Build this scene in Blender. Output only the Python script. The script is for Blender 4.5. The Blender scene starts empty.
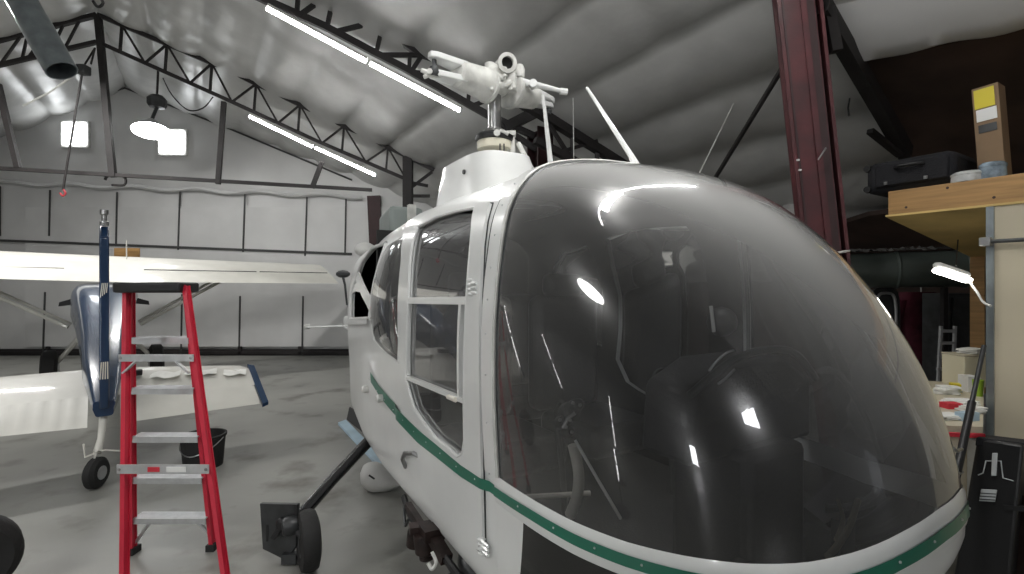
import bpy, bmesh, math, random
from math import sin, cos, pi, radians, sqrt, atan2
from mathutils import Vector, Matrix, noise
from mathutils.bvhtree import BVHTree
from mathutils.geometry import tessellate_polygon
random.seed(7)
SC = bpy.context.scene
COL = SC.collection
V = Vector
EYE = V((0, 0, 1.5)); FPX = 500.0

# ------------------------------------------------------------------ materials
MATS = {}
def mat(name, col, rough=.5, metal=0, var=.06, vscale=4.0, bump=0.0, bscale=30.0, coat=0, emit=0, spec=.5, detail=4, stretch=None):
    m = bpy.data.materials.new(name); m.use_nodes = True
    nt = m.node_tree; n = nt.nodes; b = n['Principled BSDF']
    b.inputs['Roughness'].default_value = rough
    b.inputs['Metallic'].default_value = metal
    b.inputs['Specular IOR Level'].default_value = spec
    if coat: b.inputs['Coat Weight'].default_value = coat; b.inputs['Coat Roughness'].default_value = .06
    tc = n.new('ShaderNodeTexCoord'); src = tc.outputs['Object']
    if stretch:
        mp = n.new('ShaderNodeMapping'); mp.inputs['Scale'].default_value = stretch
        nt.links.new(src, mp.inputs[0]); src = mp.outputs[0]
    nz = n.new('ShaderNodeTexNoise'); nz.inputs['Scale'].default_value = vscale; nz.inputs['Detail'].default_value = detail
    nt.links.new(src, nz.inputs['Vector'])
    r = n.new('ShaderNodeValToRGB')
    r.color_ramp.elements[0].position = .3; r.color_ramp.elements[1].position = .7
    r.color_ramp.elements[0].color = tuple(max(0, c*(1-var*2)) for c in col)+(1,)
    r.color_ramp.elements[1].color = tuple(min(1, c*(1+var)) for c in col)+(1,)
    nt.links.new(nz.outputs['Fac'], r.inputs[0]); nt.links.new(r.outputs[0], b.inputs['Base Color'])
    if bump:
        nb = n.new('ShaderNodeTexNoise'); nb.inputs['Scale'].default_value = bscale; nb.inputs['Detail'].default_value = 3
        nt.links.new(src, nb.inputs['Vector'])
        bp = n.new('ShaderNodeBump'); bp.inputs['Strength'].default_value = bump; bp.inputs['Distance'].default_value = .02
        nt.links.new(nb.outputs['Fac'], bp.inputs['Height']); nt.links.new(bp.outputs[0], b.inputs['Normal'])
    if emit:
        b.inputs['Emission Color'].default_value = tuple(col)+(1,); b.inputs['Emission Strength'].default_value = emit
    MATS[name] = m
    return m
def glow(name, col, s):
    m = bpy.data.materials.new(name); m.use_nodes = True
    nt = m.node_tree; nt.nodes.clear()
    o = nt.nodes.new('ShaderNodeOutputMaterial'); e = nt.nodes.new('ShaderNodeEmission')
    e.inputs[0].default_value = tuple(col)+(1,); e.inputs[1].default_value = s
    nt.links.new(e.outputs[0], o.inputs[0]); return m
def pane(name, tint, refl=1.0, haze=.05, hazecol=(.6,.6,.6), ior=1.5, rough=.02, dust_sheen=.0, halo=0):
    m = bpy.data.materials.new(name); m.use_nodes = True
    nt = m.node_tree; n = nt.nodes; n.clear()
    o = n.new('ShaderNodeOutputMaterial')
    tr = n.new('ShaderNodeBsdfTransparent'); tr.inputs[0].default_value = tuple(tint)+(1,)
    df = n.new('ShaderNodeBsdfDiffuse'); df.inputs[0].default_value = tuple(hazecol)+(1,)
    nz = n.new('ShaderNodeTexNoise'); nz.inputs['Scale'].default_value = 3.0; nz.inputs['Detail'].default_value = 5
    mr = n.new('ShaderNodeMapRange'); mr.inputs['To Min'].default_value = haze*.55; mr.inputs['To Max'].default_value = haze*1.45
    tc = n.new('ShaderNodeTexCoord'); nt.links.new(tc.outputs['Object'], nz.inputs['Vector']); nt.links.new(nz.outputs['Fac'], mr.inputs['Value'])
    lw = n.new('ShaderNodeLayerWeight'); lw.inputs[0].default_value = .5
    pw = n.new('ShaderNodeMath'); pw.operation = 'POWER'; pw.inputs[1].default_value = 1.35; nt.links.new(lw.outputs['Facing'], pw.inputs[0])
    ma = n.new('ShaderNodeMath'); ma.operation = 'MULTIPLY_ADD'; ma.use_clamp = True; ma.inputs[1].default_value = dust_sheen  # dust with milky reflections painted in, strongest at grazing upward faces
    ge = n.new('ShaderNodeNewGeometry'); sx = n.new('ShaderNodeSeparateXYZ'); nt.links.new(ge.outputs['Normal'], sx.inputs[0])
    ab = n.new('ShaderNodeMath'); ab.operation = 'ABSOLUTE'; nt.links.new(sx.outputs['Z'], ab.inputs[0])
    up = n.new('ShaderNodeMath'); up.operation = 'MULTIPLY_ADD'; up.use_clamp = True; up.inputs[1].default_value = .95; up.inputs[2].default_value = .12; nt.links.new(ab.outputs[0], up.inputs[0])
    pu = n.new('ShaderNodeMath'); pu.operation = 'MULTIPLY'; nt.links.new(pw.outputs[0], pu.inputs[0]); nt.links.new(up.outputs[0], pu.inputs[1])
    nt.links.new(pu.outputs[0], ma.inputs[0]); nt.links.new(mr.outputs[0], ma.inputs[2])
    mx = n.new('ShaderNodeMixShader'); nt.links.new(ma.outputs[0], mx.inputs[0])
    nt.links.new(tr.outputs[0], mx.inputs[1]); nt.links.new(df.outputs[0], mx.inputs[2])
    gl = n.new('ShaderNodeBsdfGlossy'); gl.inputs['Roughness'].default_value = rough; gl.inputs[0].default_value = (1,1,1,1)
    fr = n.new('ShaderNodeFresnel'); fr.inputs[0].default_value = ior
    mu = n.new('ShaderNodeMath'); mu.operation = 'MULTIPLY'; mu.use_clamp = True; mu.inputs[1].default_value = refl
    nt.links.new(fr.outputs[0], mu.inputs[0])
    m2 = n.new('ShaderNodeMixShader'); nt.links.new(mu.outputs[0], m2.inputs[0])
    gsrc = gl
    if halo:
        g2 = n.new('ShaderNodeBsdfGlossy'); g2.inputs['Roughness'].default_value = .22; g2.inputs[0].default_value = (1,1,1,1)
        mg = n.new('ShaderNodeMixShader'); mg.inputs[0].default_value = halo
        nt.links.new(gl.outputs[0], mg.inputs[1]); nt.links.new(g2.outputs[0], mg.inputs[2]); gsrc = mg
    nt.links.new(mx.outputs[0], m2.inputs[1]); nt.links.new(gsrc.outputs[0], m2.inputs[2])
    nt.links.new(m2.outputs[0], o.inputs[0]); return m

M = dict(
 white=mat('white paint', (.78,.79,.78), .28, var=.03, coat=.4),
 white2=mat('worn white paint', (.66,.66,.63), .45, var=.12, vscale=14),
 cream=mat('cream plastic', (.72,.68,.55), .45),
 green=mat('green stripe paint', (.012,.16,.10), .3, var=.05, coat=.3),
 black=mat('black paint', (.012,.012,.013), .45),
 dark=mat('dark cabin trim', (.018,.018,.02), .6, bump=.15, bscale=90),
 leather=mat('black seat leather', (.025,.025,.028), .42, bump=.2, bscale=60),
 rubber=mat('black rubber', (.014,.014,.014), .75, bump=.2, bscale=60),
 nearblack=mat('dark engine bay', (.006,.006,.006), .8),  # plain near-black for the bay lining, engine and blade socket
 steel=mat('bare steel', (.42,.42,.42), .32, 1, var=.15, vscale=12),
 alu=mat('aluminium', (.62,.63,.64), .38, .75, var=.06, vscale=20),
 gunmetal=mat('grey black painted metal', (.055,.058,.06), .42, .3, var=.2, vscale=10),
 strut=mat('glossy black strut', (.02,.02,.022), .22, .2, coat=.3),
 truss=mat('black brown truss steel', (.022,.019,.019), .6, .1, var=.2),
 redsteel=mat('red oxide steel', (.075,.012,.015), .5, .1, var=.22, vscale=5, bump=.15, bscale=14),
 oxide=mat('dark red oxide steel', (.035,.012,.013), .55, .1, var=.2),
 blue=mat('navy aircraft paint', (.014,.038,.09), .25, var=.05, coat=.5),
 planewhite=mat('aircraft white paint', (.62,.61,.56), .5, var=.04, coat=.25),
 redfib=mat('red fibreglass', (.55,.018,.045), .4, var=.08),
 tag=mat('white sticker', (.85,.85,.83), .5, var=.02),
 redtag=mat('red sticker', (.6,.03,.05), .5, var=.02),
 galv=mat('galvanised sheet', (.32,.36,.38), .32, .8, var=.12, vscale=9),
 ductgreen=mat('grey green duct paint', (.085,.105,.095), .4, .2, var=.15),
 foil=mat('crumpled foil', (.55,.55,.55), .25, .9, var=.2, vscale=20),
 wood=mat('yellow pine', (.42,.24,.09), .55, var=.15, vscale=3, stretch=(1,1,14), detail=6),
 ply=mat('plywood', (.62,.45,.17), .6, var=.12, vscale=3),
 beige=mat('beige panel', (.50,.45,.335), .55, var=.04, vscale=2),
 card=mat('brown cardboard', (.25,.165,.095), .75, var=.08),
 yellow=mat('yellow label', (.75,.62,.03), .5, var=.02),
 suit=mat('black suitcase fabric', (.006,.006,.009), .8, bump=.3, bscale=120),
 wrap=mat('pale blue plastic wrap', (.28,.36,.43), .25, var=.3, vscale=14, bump=.3, bscale=40),
 wrapw=mat('white plastic wrap', (.62,.63,.62), .3, var=.12, vscale=14, bump=.3, bscale=40),
 maroon=mat('maroon cloth', (.12,.018,.035), .85, var=.25, vscale=6, bump=.4, bscale=12),
 darkboard=mat('dark grey board', (.04,.04,.04), .7),
 paper=mat('white paper', (.80,.80,.76), .7, var=.05),
 paleblue=mat('pale blue board paint', (.42,.56,.66), .5, var=.1),
 brown=mat('dark stained boards', (.060,.036,.028), .75, var=.25, vscale=2.0, bump=.2, bscale=8),
 lime=mat('lime green plastic', (.35,.55,.05), .5),
 glassdark=pane('dark instrument glass', (.1,.1,.1), 1.0, .02),
 hose=mat('off white hose', (.80,.76,.68), .55, var=.1, vscale=10),
 belt=mat('tan webbing', (.38,.33,.24), .7),
 pillow=mat('grey white cover', (.62,.62,.60), .7, var=.08, bump=.2, bscale=16),
)
M['tube'] = glow('led tube glow', (1, 1, .98), 30)
M['stand'] = glow('added streak lamp glow', (1, 1, .98), 11)
M['work'] = glow('work lamp glow', (1, .97, .9), 16)
M['bay'] = glow('high bay glow', (1, 1, .98), 22)
M['daylight'] = glow('daylight pane', (.95, .98, 1), 6)
M['sunlit'] = glow('sunlit pane', (.97, .98, 1), 22)
M['bubble'] = pane('tinted bubble acrylic', (.56,.565,.575), 1.6, .02, (.76,.76,.75), 1.49, .015, .95, .35)
M['chin'] = pane('dark chin acrylic', (.22,.22,.225), 1.3, .02, (.5,.5,.5), 1.49, .02)
M['window'] = pane('door acrylic', (.52,.53,.54), 1.6, .10, (.65,.65,.65), 1.5, .02, .15, .2)  # pale reflections painted into the door panes as haze

# ------------------------------------------------------------------ pixel rays and mesh building
def P(u, v, y): return V(((u-512)/FPX*y, y, EYE.z-(v-287)/FPX*y))
def Fl(u, v, z=0.0):                       # floor (or level z) point seen at u, v
    y = (EYE.z-z)*FPX/(v-287); return P(u, v, y)
def ray(u, v): return V(((u-512)/FPX, 1, -(v-287)/FPX))
def on_plane(u, v, p0, n):
    d = ray(u, v); t = (p0-EYE).dot(n)/d.dot(n); return EYE+d*t

class MB:
    def __init__(s): s.v = []; s.f = []; s.mi = []; s.mats = []
    def m(s, mt):
        if mt is None: return 0
        if mt not in s.mats: s.mats.append(mt)
        return s.mats.index(mt)
    def add(s, vs, fs, mt=None):
        o = len(s.v); s.v += [V(x) for x in vs]; k = s.m(mt)
        for f in fs: s.f.append([i+o for i in f]); s.mi.append(k)
        return s
    def box(s, c, size, rz=0, mt=None, R=None):
        c = V(c); hx, hy, hz = [q/2 for q in size]
        R = R or Matrix.Rotation(rz, 3, 'Z')
        vs = [c+R@V((x*hx, y*hy, z*hz)) for x in (-1,1) for y in (-1,1) for z in (-1,1)]
        return s.add(vs, [(0,1,3,2),(4,6,7,5),(0,4,5,1),(2,3,7,6),(0,2,6,4),(1,5,7,3)], mt)
    def bar(s, a, b, w, h, up=(0,0,1), mt=None):   # rectangular bar from a to b
        a = V(a); b = V(b); d = (b-a); L = d.length; d = d/L
        up = V(up); x = d.cross(up)
        if x.length < 1e-4: x = d.cross(V((0,1,0)))
        x.normalize(); z = x.cross(d)
        R = Matrix((x, d, z)).transposed()
        return s.box((a+b)/2, (w, L, h), R=R, mt=mt)
    def tube(s, pts, r, n=10, cap=True, mt=None):
        pts = [V(p) for p in pts]; k = len(pts)
        rs = r if isinstance(r, (list, tuple)) else [r]*k
        d0 = (pts[1]-pts[0]).normalized()
        x = d0.orthogonal().normalized(); vs = []
        for i, p in enumerate(pts):
            d = (pts[min(i+1,k-1)]-pts[max(i-1,0)])
            if d.length < 1e-7: d = d0
            d.normalize(); x = (x-d*x.dot(d)).normalized(); y = d.cross(x)
            vs += [p+(x*cos(2*pi*j/n)+y*sin(2*pi*j/n))*rs[i] for j in range(n)]
        fs = [(i*n+j, i*n+(j+1)%n, (i+1)*n+(j+1)%n, (i+1)*n+j) for i in range(k-1) for j in range(n)]
        if cap: fs += [tuple(range(n))[::-1], tuple((k-1)*n+j for j in range(n))]
        return s.add(vs, fs, mt)
    def lathe(s, c, prof, axis=(0,0,1), n=24, mt=None):   # prof: (radius, height along axis)
        c = V(c); a = V(axis).normalized(); x = a.orthogonal().normalized(); y = a.cross(x); vs = []
        for r, h in prof: vs += [c+a*h+(x*cos(2*pi*j/n)+y*sin(2*pi*j/n))*max(r,1e-5) for j in range(n)]
        k = len(prof)
        fs = [(i*n+j, i*n+(j+1)%n, (i+1)*n+(j+1)%n, (i+1)*n+j) for i in range(k-1) for j in range(n)]
        if prof[0][0] > 1e-4 and prof[0] != prof[-1]: fs.append(tuple(range(n))[::-1])
        if prof[-1][0] > 1e-4 and prof[0] != prof[-1]: fs.append(tuple((k-1)*n+j for j in range(n)))
        return s.add(vs, fs, mt)
    def grid(s, rows, mt=None, closed=False):
        n = len(rows[0]); vs = [p for r in rows for p in r]
        fs = []
        for i in range(len(rows)-1):
            for j in range(n if closed else n-1):
                fs.append((i*n+j, i*n+(j+1)%n, (i+1)*n+(j+1)%n, (i+1)*n+j))
        return s.add(vs, fs, mt)
    def slab(s, poly, off, mt=None):              # polygon extruded by vector off
        poly = [V(p) for p in poly]; off = V(off); k = len(poly)
        vs = poly+[p+off for p in poly]
        return s.add(vs, [tuple(range(k))[::-1], tuple(range(k, 2*k))]+[(i, (i+1)%k, k+(i+1)%k, k+i) for i in range(k)], mt)
    def ball(s, c, r, n=14, scale=(1,1,1), mt=None):
        c = V(c); rows = []
        for i in range(n//2+1):
            t = pi*i/(n//2); rows.append([c+V((r*scale[0]*sin(t)*cos(2*pi*j/n), r*scale[1]*sin(t)*sin(2*pi*j/n), r*scale[2]*cos(t))) for j in range(n)])
        return s.grid(rows[::-1], mt, closed=True)
    def build(s, name, mt=None, parent=None, bevel=0, smooth=True, angle=38):
        me = bpy.data.meshes.new(name)
        vs = s.v
        if parent is not None:
            inv = parent.matrix_basis.inverted() if parent.parent is None else (parent.parent.matrix_basis @ parent.matrix_basis).inverted()
            org = V((0,0,0)); vs = [inv@p for p in vs]
        else:
            xs = [p.x for p in vs]; ys = [p.y for p in vs]
            org = V(((min(xs)+max(xs))/2, (min(ys)+max(ys))/2, min(p.z for p in vs)))
            vs = [p-org for p in vs]
        me.from_pydata([tuple(p) for p in vs], [], s.f); me.validate(); me.update()
        ms = s.mats or [mt]
        if mt is not None and mt not in ms: ms = ms+[mt]
        for q in ms: me.materials.append(q)
        if s.mats:
            for p, k in zip(me.polygons, s.mi): p.material_index = k
        bm = bmesh.new(); bm.from_mesh(me)
        bmesh.ops.remove_doubles(bm, verts=bm.verts, dist=1e-6)
        bmesh.ops.recalc_face_normals(bm, faces=bm.faces)
        bm.to_mesh(me); bm.free()
        o = bpy.data.objects.new(name, me); COL.objects.link(o)
        if parent is not None: o.parent = parent
        else: o.location = org
        if bevel:
            b = o.modifiers.new('bevel', 'BEVEL'); b.width = bevel; b.segments = 2; b.limit_method = 'ANGLE'
        if smooth:
            me.polygons.foreach_set('use_smooth', [True]*len(me.polygons)); me.set_sharp_from_angle(angle=radians(angle))
        return o
def tag(o, label=None, cat=None, group=None, kind=None):
    if label: o['label'] = label
    if cat: o['category'] = cat
    if group: o['group'] = group
    if kind: o['kind'] = kind
    return o
def thing(name, loc, label, cat, group=None, rz=0):
    o = bpy.data.objects.new(name, None); COL.objects.link(o); o.location = loc; o.rotation_euler = (0,0,rz)
    o.empty_display_size = .1; o.matrix_basis = Matrix.Translation(V(loc)) @ Matrix.Rotation(rz, 4, 'Z')
    return tag(o, label, cat, group)
def struct(name, mb, mt, **k): return tag(mb.build(name, mt, **k), kind='structure')
def lerp(a, b, t): return a+(b-a)*t
def interp(x, xs, ys):
    if x <= xs[0]: return ys[0]
    for i in range(1, len(xs)):
        if x <= xs[i]: return lerp(ys[i-1], ys[i], (x-xs[i-1])/(xs[i]-xs[i-1]))
    return ys[-1]
def smoothpath(pts, n=6, closed=False):
    pts = [V(p) for p in pts]; out = []; k = len(pts)
    seg = k if closed else k-1
    for i in range(seg):
        p1, p2 = pts[i], pts[(i+1) % k]
        p0 = pts[(i-1) % k] if closed or i > 0 else p1; p3 = pts[(i+2) % k] if closed or i < k-2 else p2
        for q in range(n):
            t = q/n
            out.append(.5*((2*p1)+(p2-p0)*t+(2*p0-5*p1+4*p2-p3)*t*t+(3*p1-p0-3*p2+p3)*t**3))
    if not closed: out.append(pts[-1])
    return out

# ------------------------------------------------------------------ the building
RD = V((.53, -.848, 0)).normalized()       # along the ridge, towards the viewer
PD = V((.848, .53, 0)).normalized()        # across, down the right slope
R1 = V((-6.56, 7.9, 5.8)); SL = .457
WY = 11.0
def roof(a, b, off=0): return R1+RD*a+PD*b+V((0,0,-SL*abs(b)+off))

# floor material: stained, sealed concrete
fm = mat('sealed concrete', (.265,.265,.245), .36, var=.10, vscale=.9, bump=.05, bscale=8, detail=7)
nt = fm.node_tree; b = nt.nodes['Principled BSDF']
ramp = [n for n in nt.nodes if n.type == 'VALTORGB'][0]
n2 = nt.nodes.new('ShaderNodeTexNoise'); n2.inputs['Scale'].default_value = 2.6; n2.inputs['Detail'].default_value = 8
r2 = nt.nodes.new('ShaderNodeValToRGB'); r2.color_ramp.elements[0].position = .27; r2.color_ramp.elements[1].position = .45
r2.color_ramp.elements[0].color = (.45,.43,.40,1); r2.color_ramp.elements[1].color = (1,1,1,1)
tc = [n for n in nt.nodes if n.type == 'TEX_COORD'][0]
nt.links.new(tc.outputs['Object'], n2.inputs['Vector']); nt.links.new(n2.outputs['Fac'], r2.inputs[0])
mx = nt.nodes.new('ShaderNodeMix'); mx.data_type = 'RGBA'; mx.blend_type = 'MULTIPLY'; mx.inputs[0].default_value = 1
nt.links.new(ramp.outputs[0], mx.inputs[6]); nt.links.new(r2.outputs[0], mx.inputs[7]); nt.links.new(mx.outputs[2], b.inputs['Base Color'])
struct('floor', MB().box((0, 0, -.05), (34, 26, .1)), fm, smooth=False)

wallm = mat('white insulation sheeting', (.60,.60,.595), .45, var=.05, vscale=1.2, bump=.25, bscale=3)
plain = mat('grey wall sheeting', (.42,.42,.41), .6, var=.08, vscale=1)
ceilm = mat('white roof insulation', (.50,.50,.49), .36, var=.06, vscale=2.5, bump=.35, bscale=5, detail=6)
struct('wall_back', MB().box((-2, WY+.1, 3.6), (28, .2, 7.2)), wallm, smooth=False)
struct('wall_front', MB().box((0, -9.1, 3.6), (34, .2, 7.2)), plain, smooth=False)
struct('wall_left', MB().box((-13.1, 1, 3.6), (.2, 20, 7.2)), plain, smooth=False)
rw0 = R1+PD*9.3
struct('wall_right', MB().slab([V((*(rw0+RD*a).xy, z)) for a, z in ((-9,0),(20,0),(20,3),(-9,3))], PD*.15), M['brown'], smooth=False)

def quilt(b0, b1, sgn):
    mb = MB(); rows = []
    na, nb = 200, 150
    for i in range(nb+1):
        bb = lerp(b0, b1, i/nb); row = []
        for j in range(na+1):
            a = lerp(-7, 19, j/na)
            t = (bb/.70) % 1.0
            sag = .10*(abs(sin(pi*t))**.6)*(1+.35*noise.noise(V((a*.35, int(bb/.70)*3.1, 0))))
            fold = .022*max(0, noise.noise(V((a*2.2, bb*.55, 3)))) + .012*noise.noise(V((a*5, bb*3, 9)))
            u2 = (a/2.05) % 1.0
            seam = .03*max(0, 1-abs(u2-.5)*14)
            row.append(roof(a, bb*sgn, .13-sag-fold+seam))
        rows.append(row)
    return mb.grid(rows)
struct('ceiling', quilt(0, 9.4, 1), ceilm, angle=60)
struct('ceiling.001', quilt(0, 8.0, -1), ceilm, angle=60)
# unlined dark boards of the lean-to roof, where the blanket has been left off
def on_roof(u, v, off): return on_plane(u, v, roof(0,0,off), V((PD.x*SL, PD.y*SL, 1)).normalized())
bp = [on_roof(u, v, -.02) for u, v in ((857,63),(1024,29),(1180,-4),(1240,215),(918,215),(905,150),(880,105))]
bd = MB().slab(bp, (0,0,.05))
b2 = [on_roof(u, v, -.02) for u, v in ((846,223),(868,216),(905,211),(1240,212),(1240,268),(846,268))]
bd.slab(b2, (0,0,.05))
struct('ceiling.002', bd, M['brown'], smooth=False)
flap = []
for i in range(31):
    t = i/30; e = on_roof(lerp(850,1180,t), lerp(64,-4,t)+.8*sin(t*17), -.05)
    back = (roof(0,0)-roof(0,1)).normalized()
    flap.append([e+V((0,0,-.005+.006*sin(t*25))), e+back*.06+V((0,0,-.035-.006*sin(t*31))), e+back*.16+V((0,0,-.03)), e+back*.34+V((0,0,.02)), e+back*.55+V((0,0,.12))])
tag(MB().grid(flap).build('insulation_flap', wallm), 'rolled white edge of the roof blanket above the dark boards', 'insulation')

# back wall: big insulated hangar door with seams, header, skirting rails
d1 = struct('door_1', MB().box((-6.2, WY-.03, 1.72), (8.9, .06, 3.05)), wallm, smooth=False)
seamm = mat('dark seam', (.05,.05,.05), .7)
wpl = V((0, WY-.07, 0)); wn = V((0,1,0))
def Wp(u, v, dy=0): return on_plane(u, v, wpl+V((0,dy,0)), wn)
for (u0,v0,u1,v1) in ((50,190,49,236),(117,192,116,246),(180,191,178,250),(245,193,243,252),(307,197,305,256),(346,198,345,255),
                      (45,292,43,352),(116,294,115,353),(182,294,181,354),(240,296,239,354),(303,296,302,355),(0,186,0,236)):
    MB().bar(Wp(u0,v0), Wp(u1,v1), .03, .02, (0,1,0)).build('panel_seam', seamm, d1, smooth=False)
MB().bar(Wp(-60,238), Wp(352,254), .03, .05).build('panel_seam', seamm, d1, smooth=False)
MB().bar(Wp(-60,352), Wp(352,353), .05, .05).build('bottom_rail', M['truss'], d1, smooth=False)
for u in (48, 118, 240, 300): MB().box(Wp(u, 350), (.07,.05,.16)).build('bottom_bracket', M['truss'], d1, smooth=False)
struct('baseboard_back', MB().box((-5, WY-.03, .07), (14, .06, .14)), M['truss'], smooth=False)
# gable: hanging top edge of the door curtain
hd = MB(); rows = []
for i in range(61):
    t = i/60; u = lerp(-40, 362, t); p = Wp(u, lerp(181, 197, t)+1.5*sin(t*40))
    rows.append([p+V((0,0,.05)), p+V((0,-.04,.03)), p+V((0,-.06,-.01+.008*sin(t*55))), p+V((0,-.02,-.04))])
struct('trim_1', MB().grid(rows), wallm)
struct('trim_2', MB().bar(Wp(374,196), Wp(377,262), .28, .1, (0,1,0)), M['oxide'], smooth=False)
# dark lines where roof blanket meets the gable
struct('trim_3', MB().tube([Wp(-30,124),Wp(60,106),Wp(125,88),Wp(223,126),Wp(352,180)], .02, 6), seamm)

# gable windows, bright with daylight
for k, (u0,v0,u1,v1) in enumerate(((63,123,86,145),(160,131,184,153))):
    a = Wp(u0,v0); c = Wp(u1,v1); ctr = (a+c)/2; w = abs(c.x-a.x); h = abs(a.z-c.z)
    wo = struct('window_%d' % (k+1), MB().box(ctr+V((0,.03,0)), (w+.1,.06,h+.1)), M['white2'], smooth=False)
    MB().box(ctr-V((0,.02,0)), (w,.03,h)).build('pane', M['daylight'], wo, smooth=False)
# unseen windows behind the viewer, placed for the highlights they put in the bubble
for k, (x,z,w,h) in enumerate(((.75,4.35,1.3,1.2),(-5.6,.85,.55,1.0))):
    wo = struct('window_%d' % (k+3), MB().box((x,-8.99,z), (w+.16,.06,h+.16)), M['white2'], smooth=False)
    MB().box((x,-8.94,z), (w,.03,h)).build('pane', M['sunlit'], wo, smooth=False)

# ------------------------------------------------------------------ trusses and columns
TD = V((5.1, 1.04, 0)).normalized(); TN = V((TD.y, -TD.x, 0))
E1 = R1+V((5.1,1.04,-2.23)); SH = RD*3.25; 
def tp(k, u, v): return on_plane(u, v, R1+SH*k, TN)
def truss_member(parent, name, k, u0, v0, u1, v1, w, mt=M['truss']):
    MB().bar(tp(k,u0,v0), tp(k,u1,v1), w, w, (0,0,1)).build(name, mt, parent, smooth=False)
def at_(seg, u):                             # v on a pixel polyline
    return interp(u, [p[0] for p in seg], [p[1] for p in seg])
t1 = thing('roof_truss', (-5,8.2,3.2), 'black lattice roof truss with a centre post in front of the gable wall', 'truss')
topR = [(98,15),(230,71),(256,84),(317,113),(408,157),(434,170)]; botR = [(98,42),(230,101),(317,141),(408,180)]
topL = [(-30,47),(0,40),(97,15)]; botL = [(-30,72),(0,65),(97,42)]
for seg, nm, w in ((topR,'top_chord',.085),(botR,'bottom_chord',.075),(topL,'top_chord',.085),(botL,'bottom_chord',.075)):
    MB().tube([tp(0,u,v) for u,v in seg], w*.55, 4).build(nm, M['truss'], t1, smooth=False)
us = [122,145,167,190,212,232,256,278,300,322,344,366,388,406]
for i, u in enumerate(us):
    if i % 2 == 0: truss_member(t1,'web',0,u,at_(topR,u),u-2,at_(botR,u-2),.035)
    if i+1 < len(us): truss_member(t1,'web',0,u if i%2==0 else us[i+1],at_(topR,u if i%2==0 else us[i+1]),us[i+1] if i%2==0 else u,at_(botR,us[i+1] if i%2==0 else u),.03)
for a, c in ((80,64),(64,50),(50,28),(28,22),(22,0),(0,-20)):
    truss_member(t1,'web',0,a,at_(topL,a),c,at_(botL,c),.03)
truss_member(t1,'tie_beam',0,-40,166,372,190,.055)
for (u0,v0,u1,v1,w) in ((98,15,113,177,.085),(-2,84,18,168,.07),(224,102,218,184,.07),(322,162,312,188,.07)):
    truss_member(t1,'post',0,u0,v0,u1,v1,w)
MB().bar(tp(0,408,157), V((tp(0,408,157).x, tp(0,408,157).y, 0)), .16,.16,(0,1,0)).build('post', M['truss'], t1, smooth=False)
for (u0,v0,u1,v1) in ((408,190,432,172),(408,182,428,186),(408,196,430,196)): truss_member(t1,'knee_brace',0,u0,v0,u1,v1,.05)

t2 = thing('roof_truss', (-2.4,5.6,3.2), 'nearer black lattice roof truss running down behind the rotor head', 'truss')
top2 = [(150,-105),(300,-30),(415,50),(470,80),(536,112)]; bot2 = [(150,-56),(265,0),(324,26),(373,52),(404,68),(486,114),(534,136)]
for seg, nm, w in ((top2,'top_chord',.10),(bot2,'bottom_chord',.085)):
    MB().tube([tp(1,u,v) for u,v in seg], w*.62, 4).build(nm, M['truss'], t2, smooth=False)
for (u0,v0,u1,v1) in ((335,-10,327,27),(335,-10,300,15),(375,22,335,32),(383,24,376,54),(422,55,382,55),(445,20,411,72),(410,54,409,70),(470,80,412,72),(470,80,468,104),(500,95,472,106),(300,-30,297,12),(300,-30,265,0)):
    truss_member(t2,'web',1,u0,v0,u1,v1,.045)
truss_member(t2,'knee_brace',1,505,128,536,112,.12); truss_member(t2,'knee_brace',1,495,122,537,150,.06)
# inner columns: one thing each
def column(u, k, name, label, w, mt, zt, cat='column'):
    b = on_plane(u, 287, R1+SH*k, TN)
    mb = MB(); R = Matrix((PD, RD, V((0,0,1)))).transposed(); h = zt
    for s in (-1,1): mb.box(V((b.x,b.y,h/2))+RD*(s*w*.46), (w*.95,.018,h), R=R)
    mb.box(V((b.x,b.y,h/2)), (.02,w*.9,h), R=R)
    mb.box(V((b.x,b.y,.012)), (w*1.35,w*1.3,.024), R=R)
    return tag(mb.build(name, mt, smooth=False), label, cat), b
column(540, 1, 'steel_column', 'dark red brown steel column behind the rotor mast', .24, M['oxide'], 3.45)
# lean-to frame right of the second column
lt = thing('lean_to_frame', (1.2,6.6,2.4), 'dark lattice frame sloping down to the right behind the bubble top', 'truss')
def lp(u, v, y0=5.7, k=.006): return P(u, v, y0+(u-540)*k)
for (u0,v0,u1,v1,w,nm) in ((524,103,625,166,.10,'top_chord'),(535,140,610,180,.08,'bottom_chord'),(597,150,597,175,.05,'web'),(560,152,597,141,.04,'web'),(545,118,572,160,.04,'web'),(572,134,572,160,.04,'web')):
    MB().bar(lp(u0,v0), lp(u1,v1), w, w).build(nm, M['truss'], lt, smooth=False)
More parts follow.
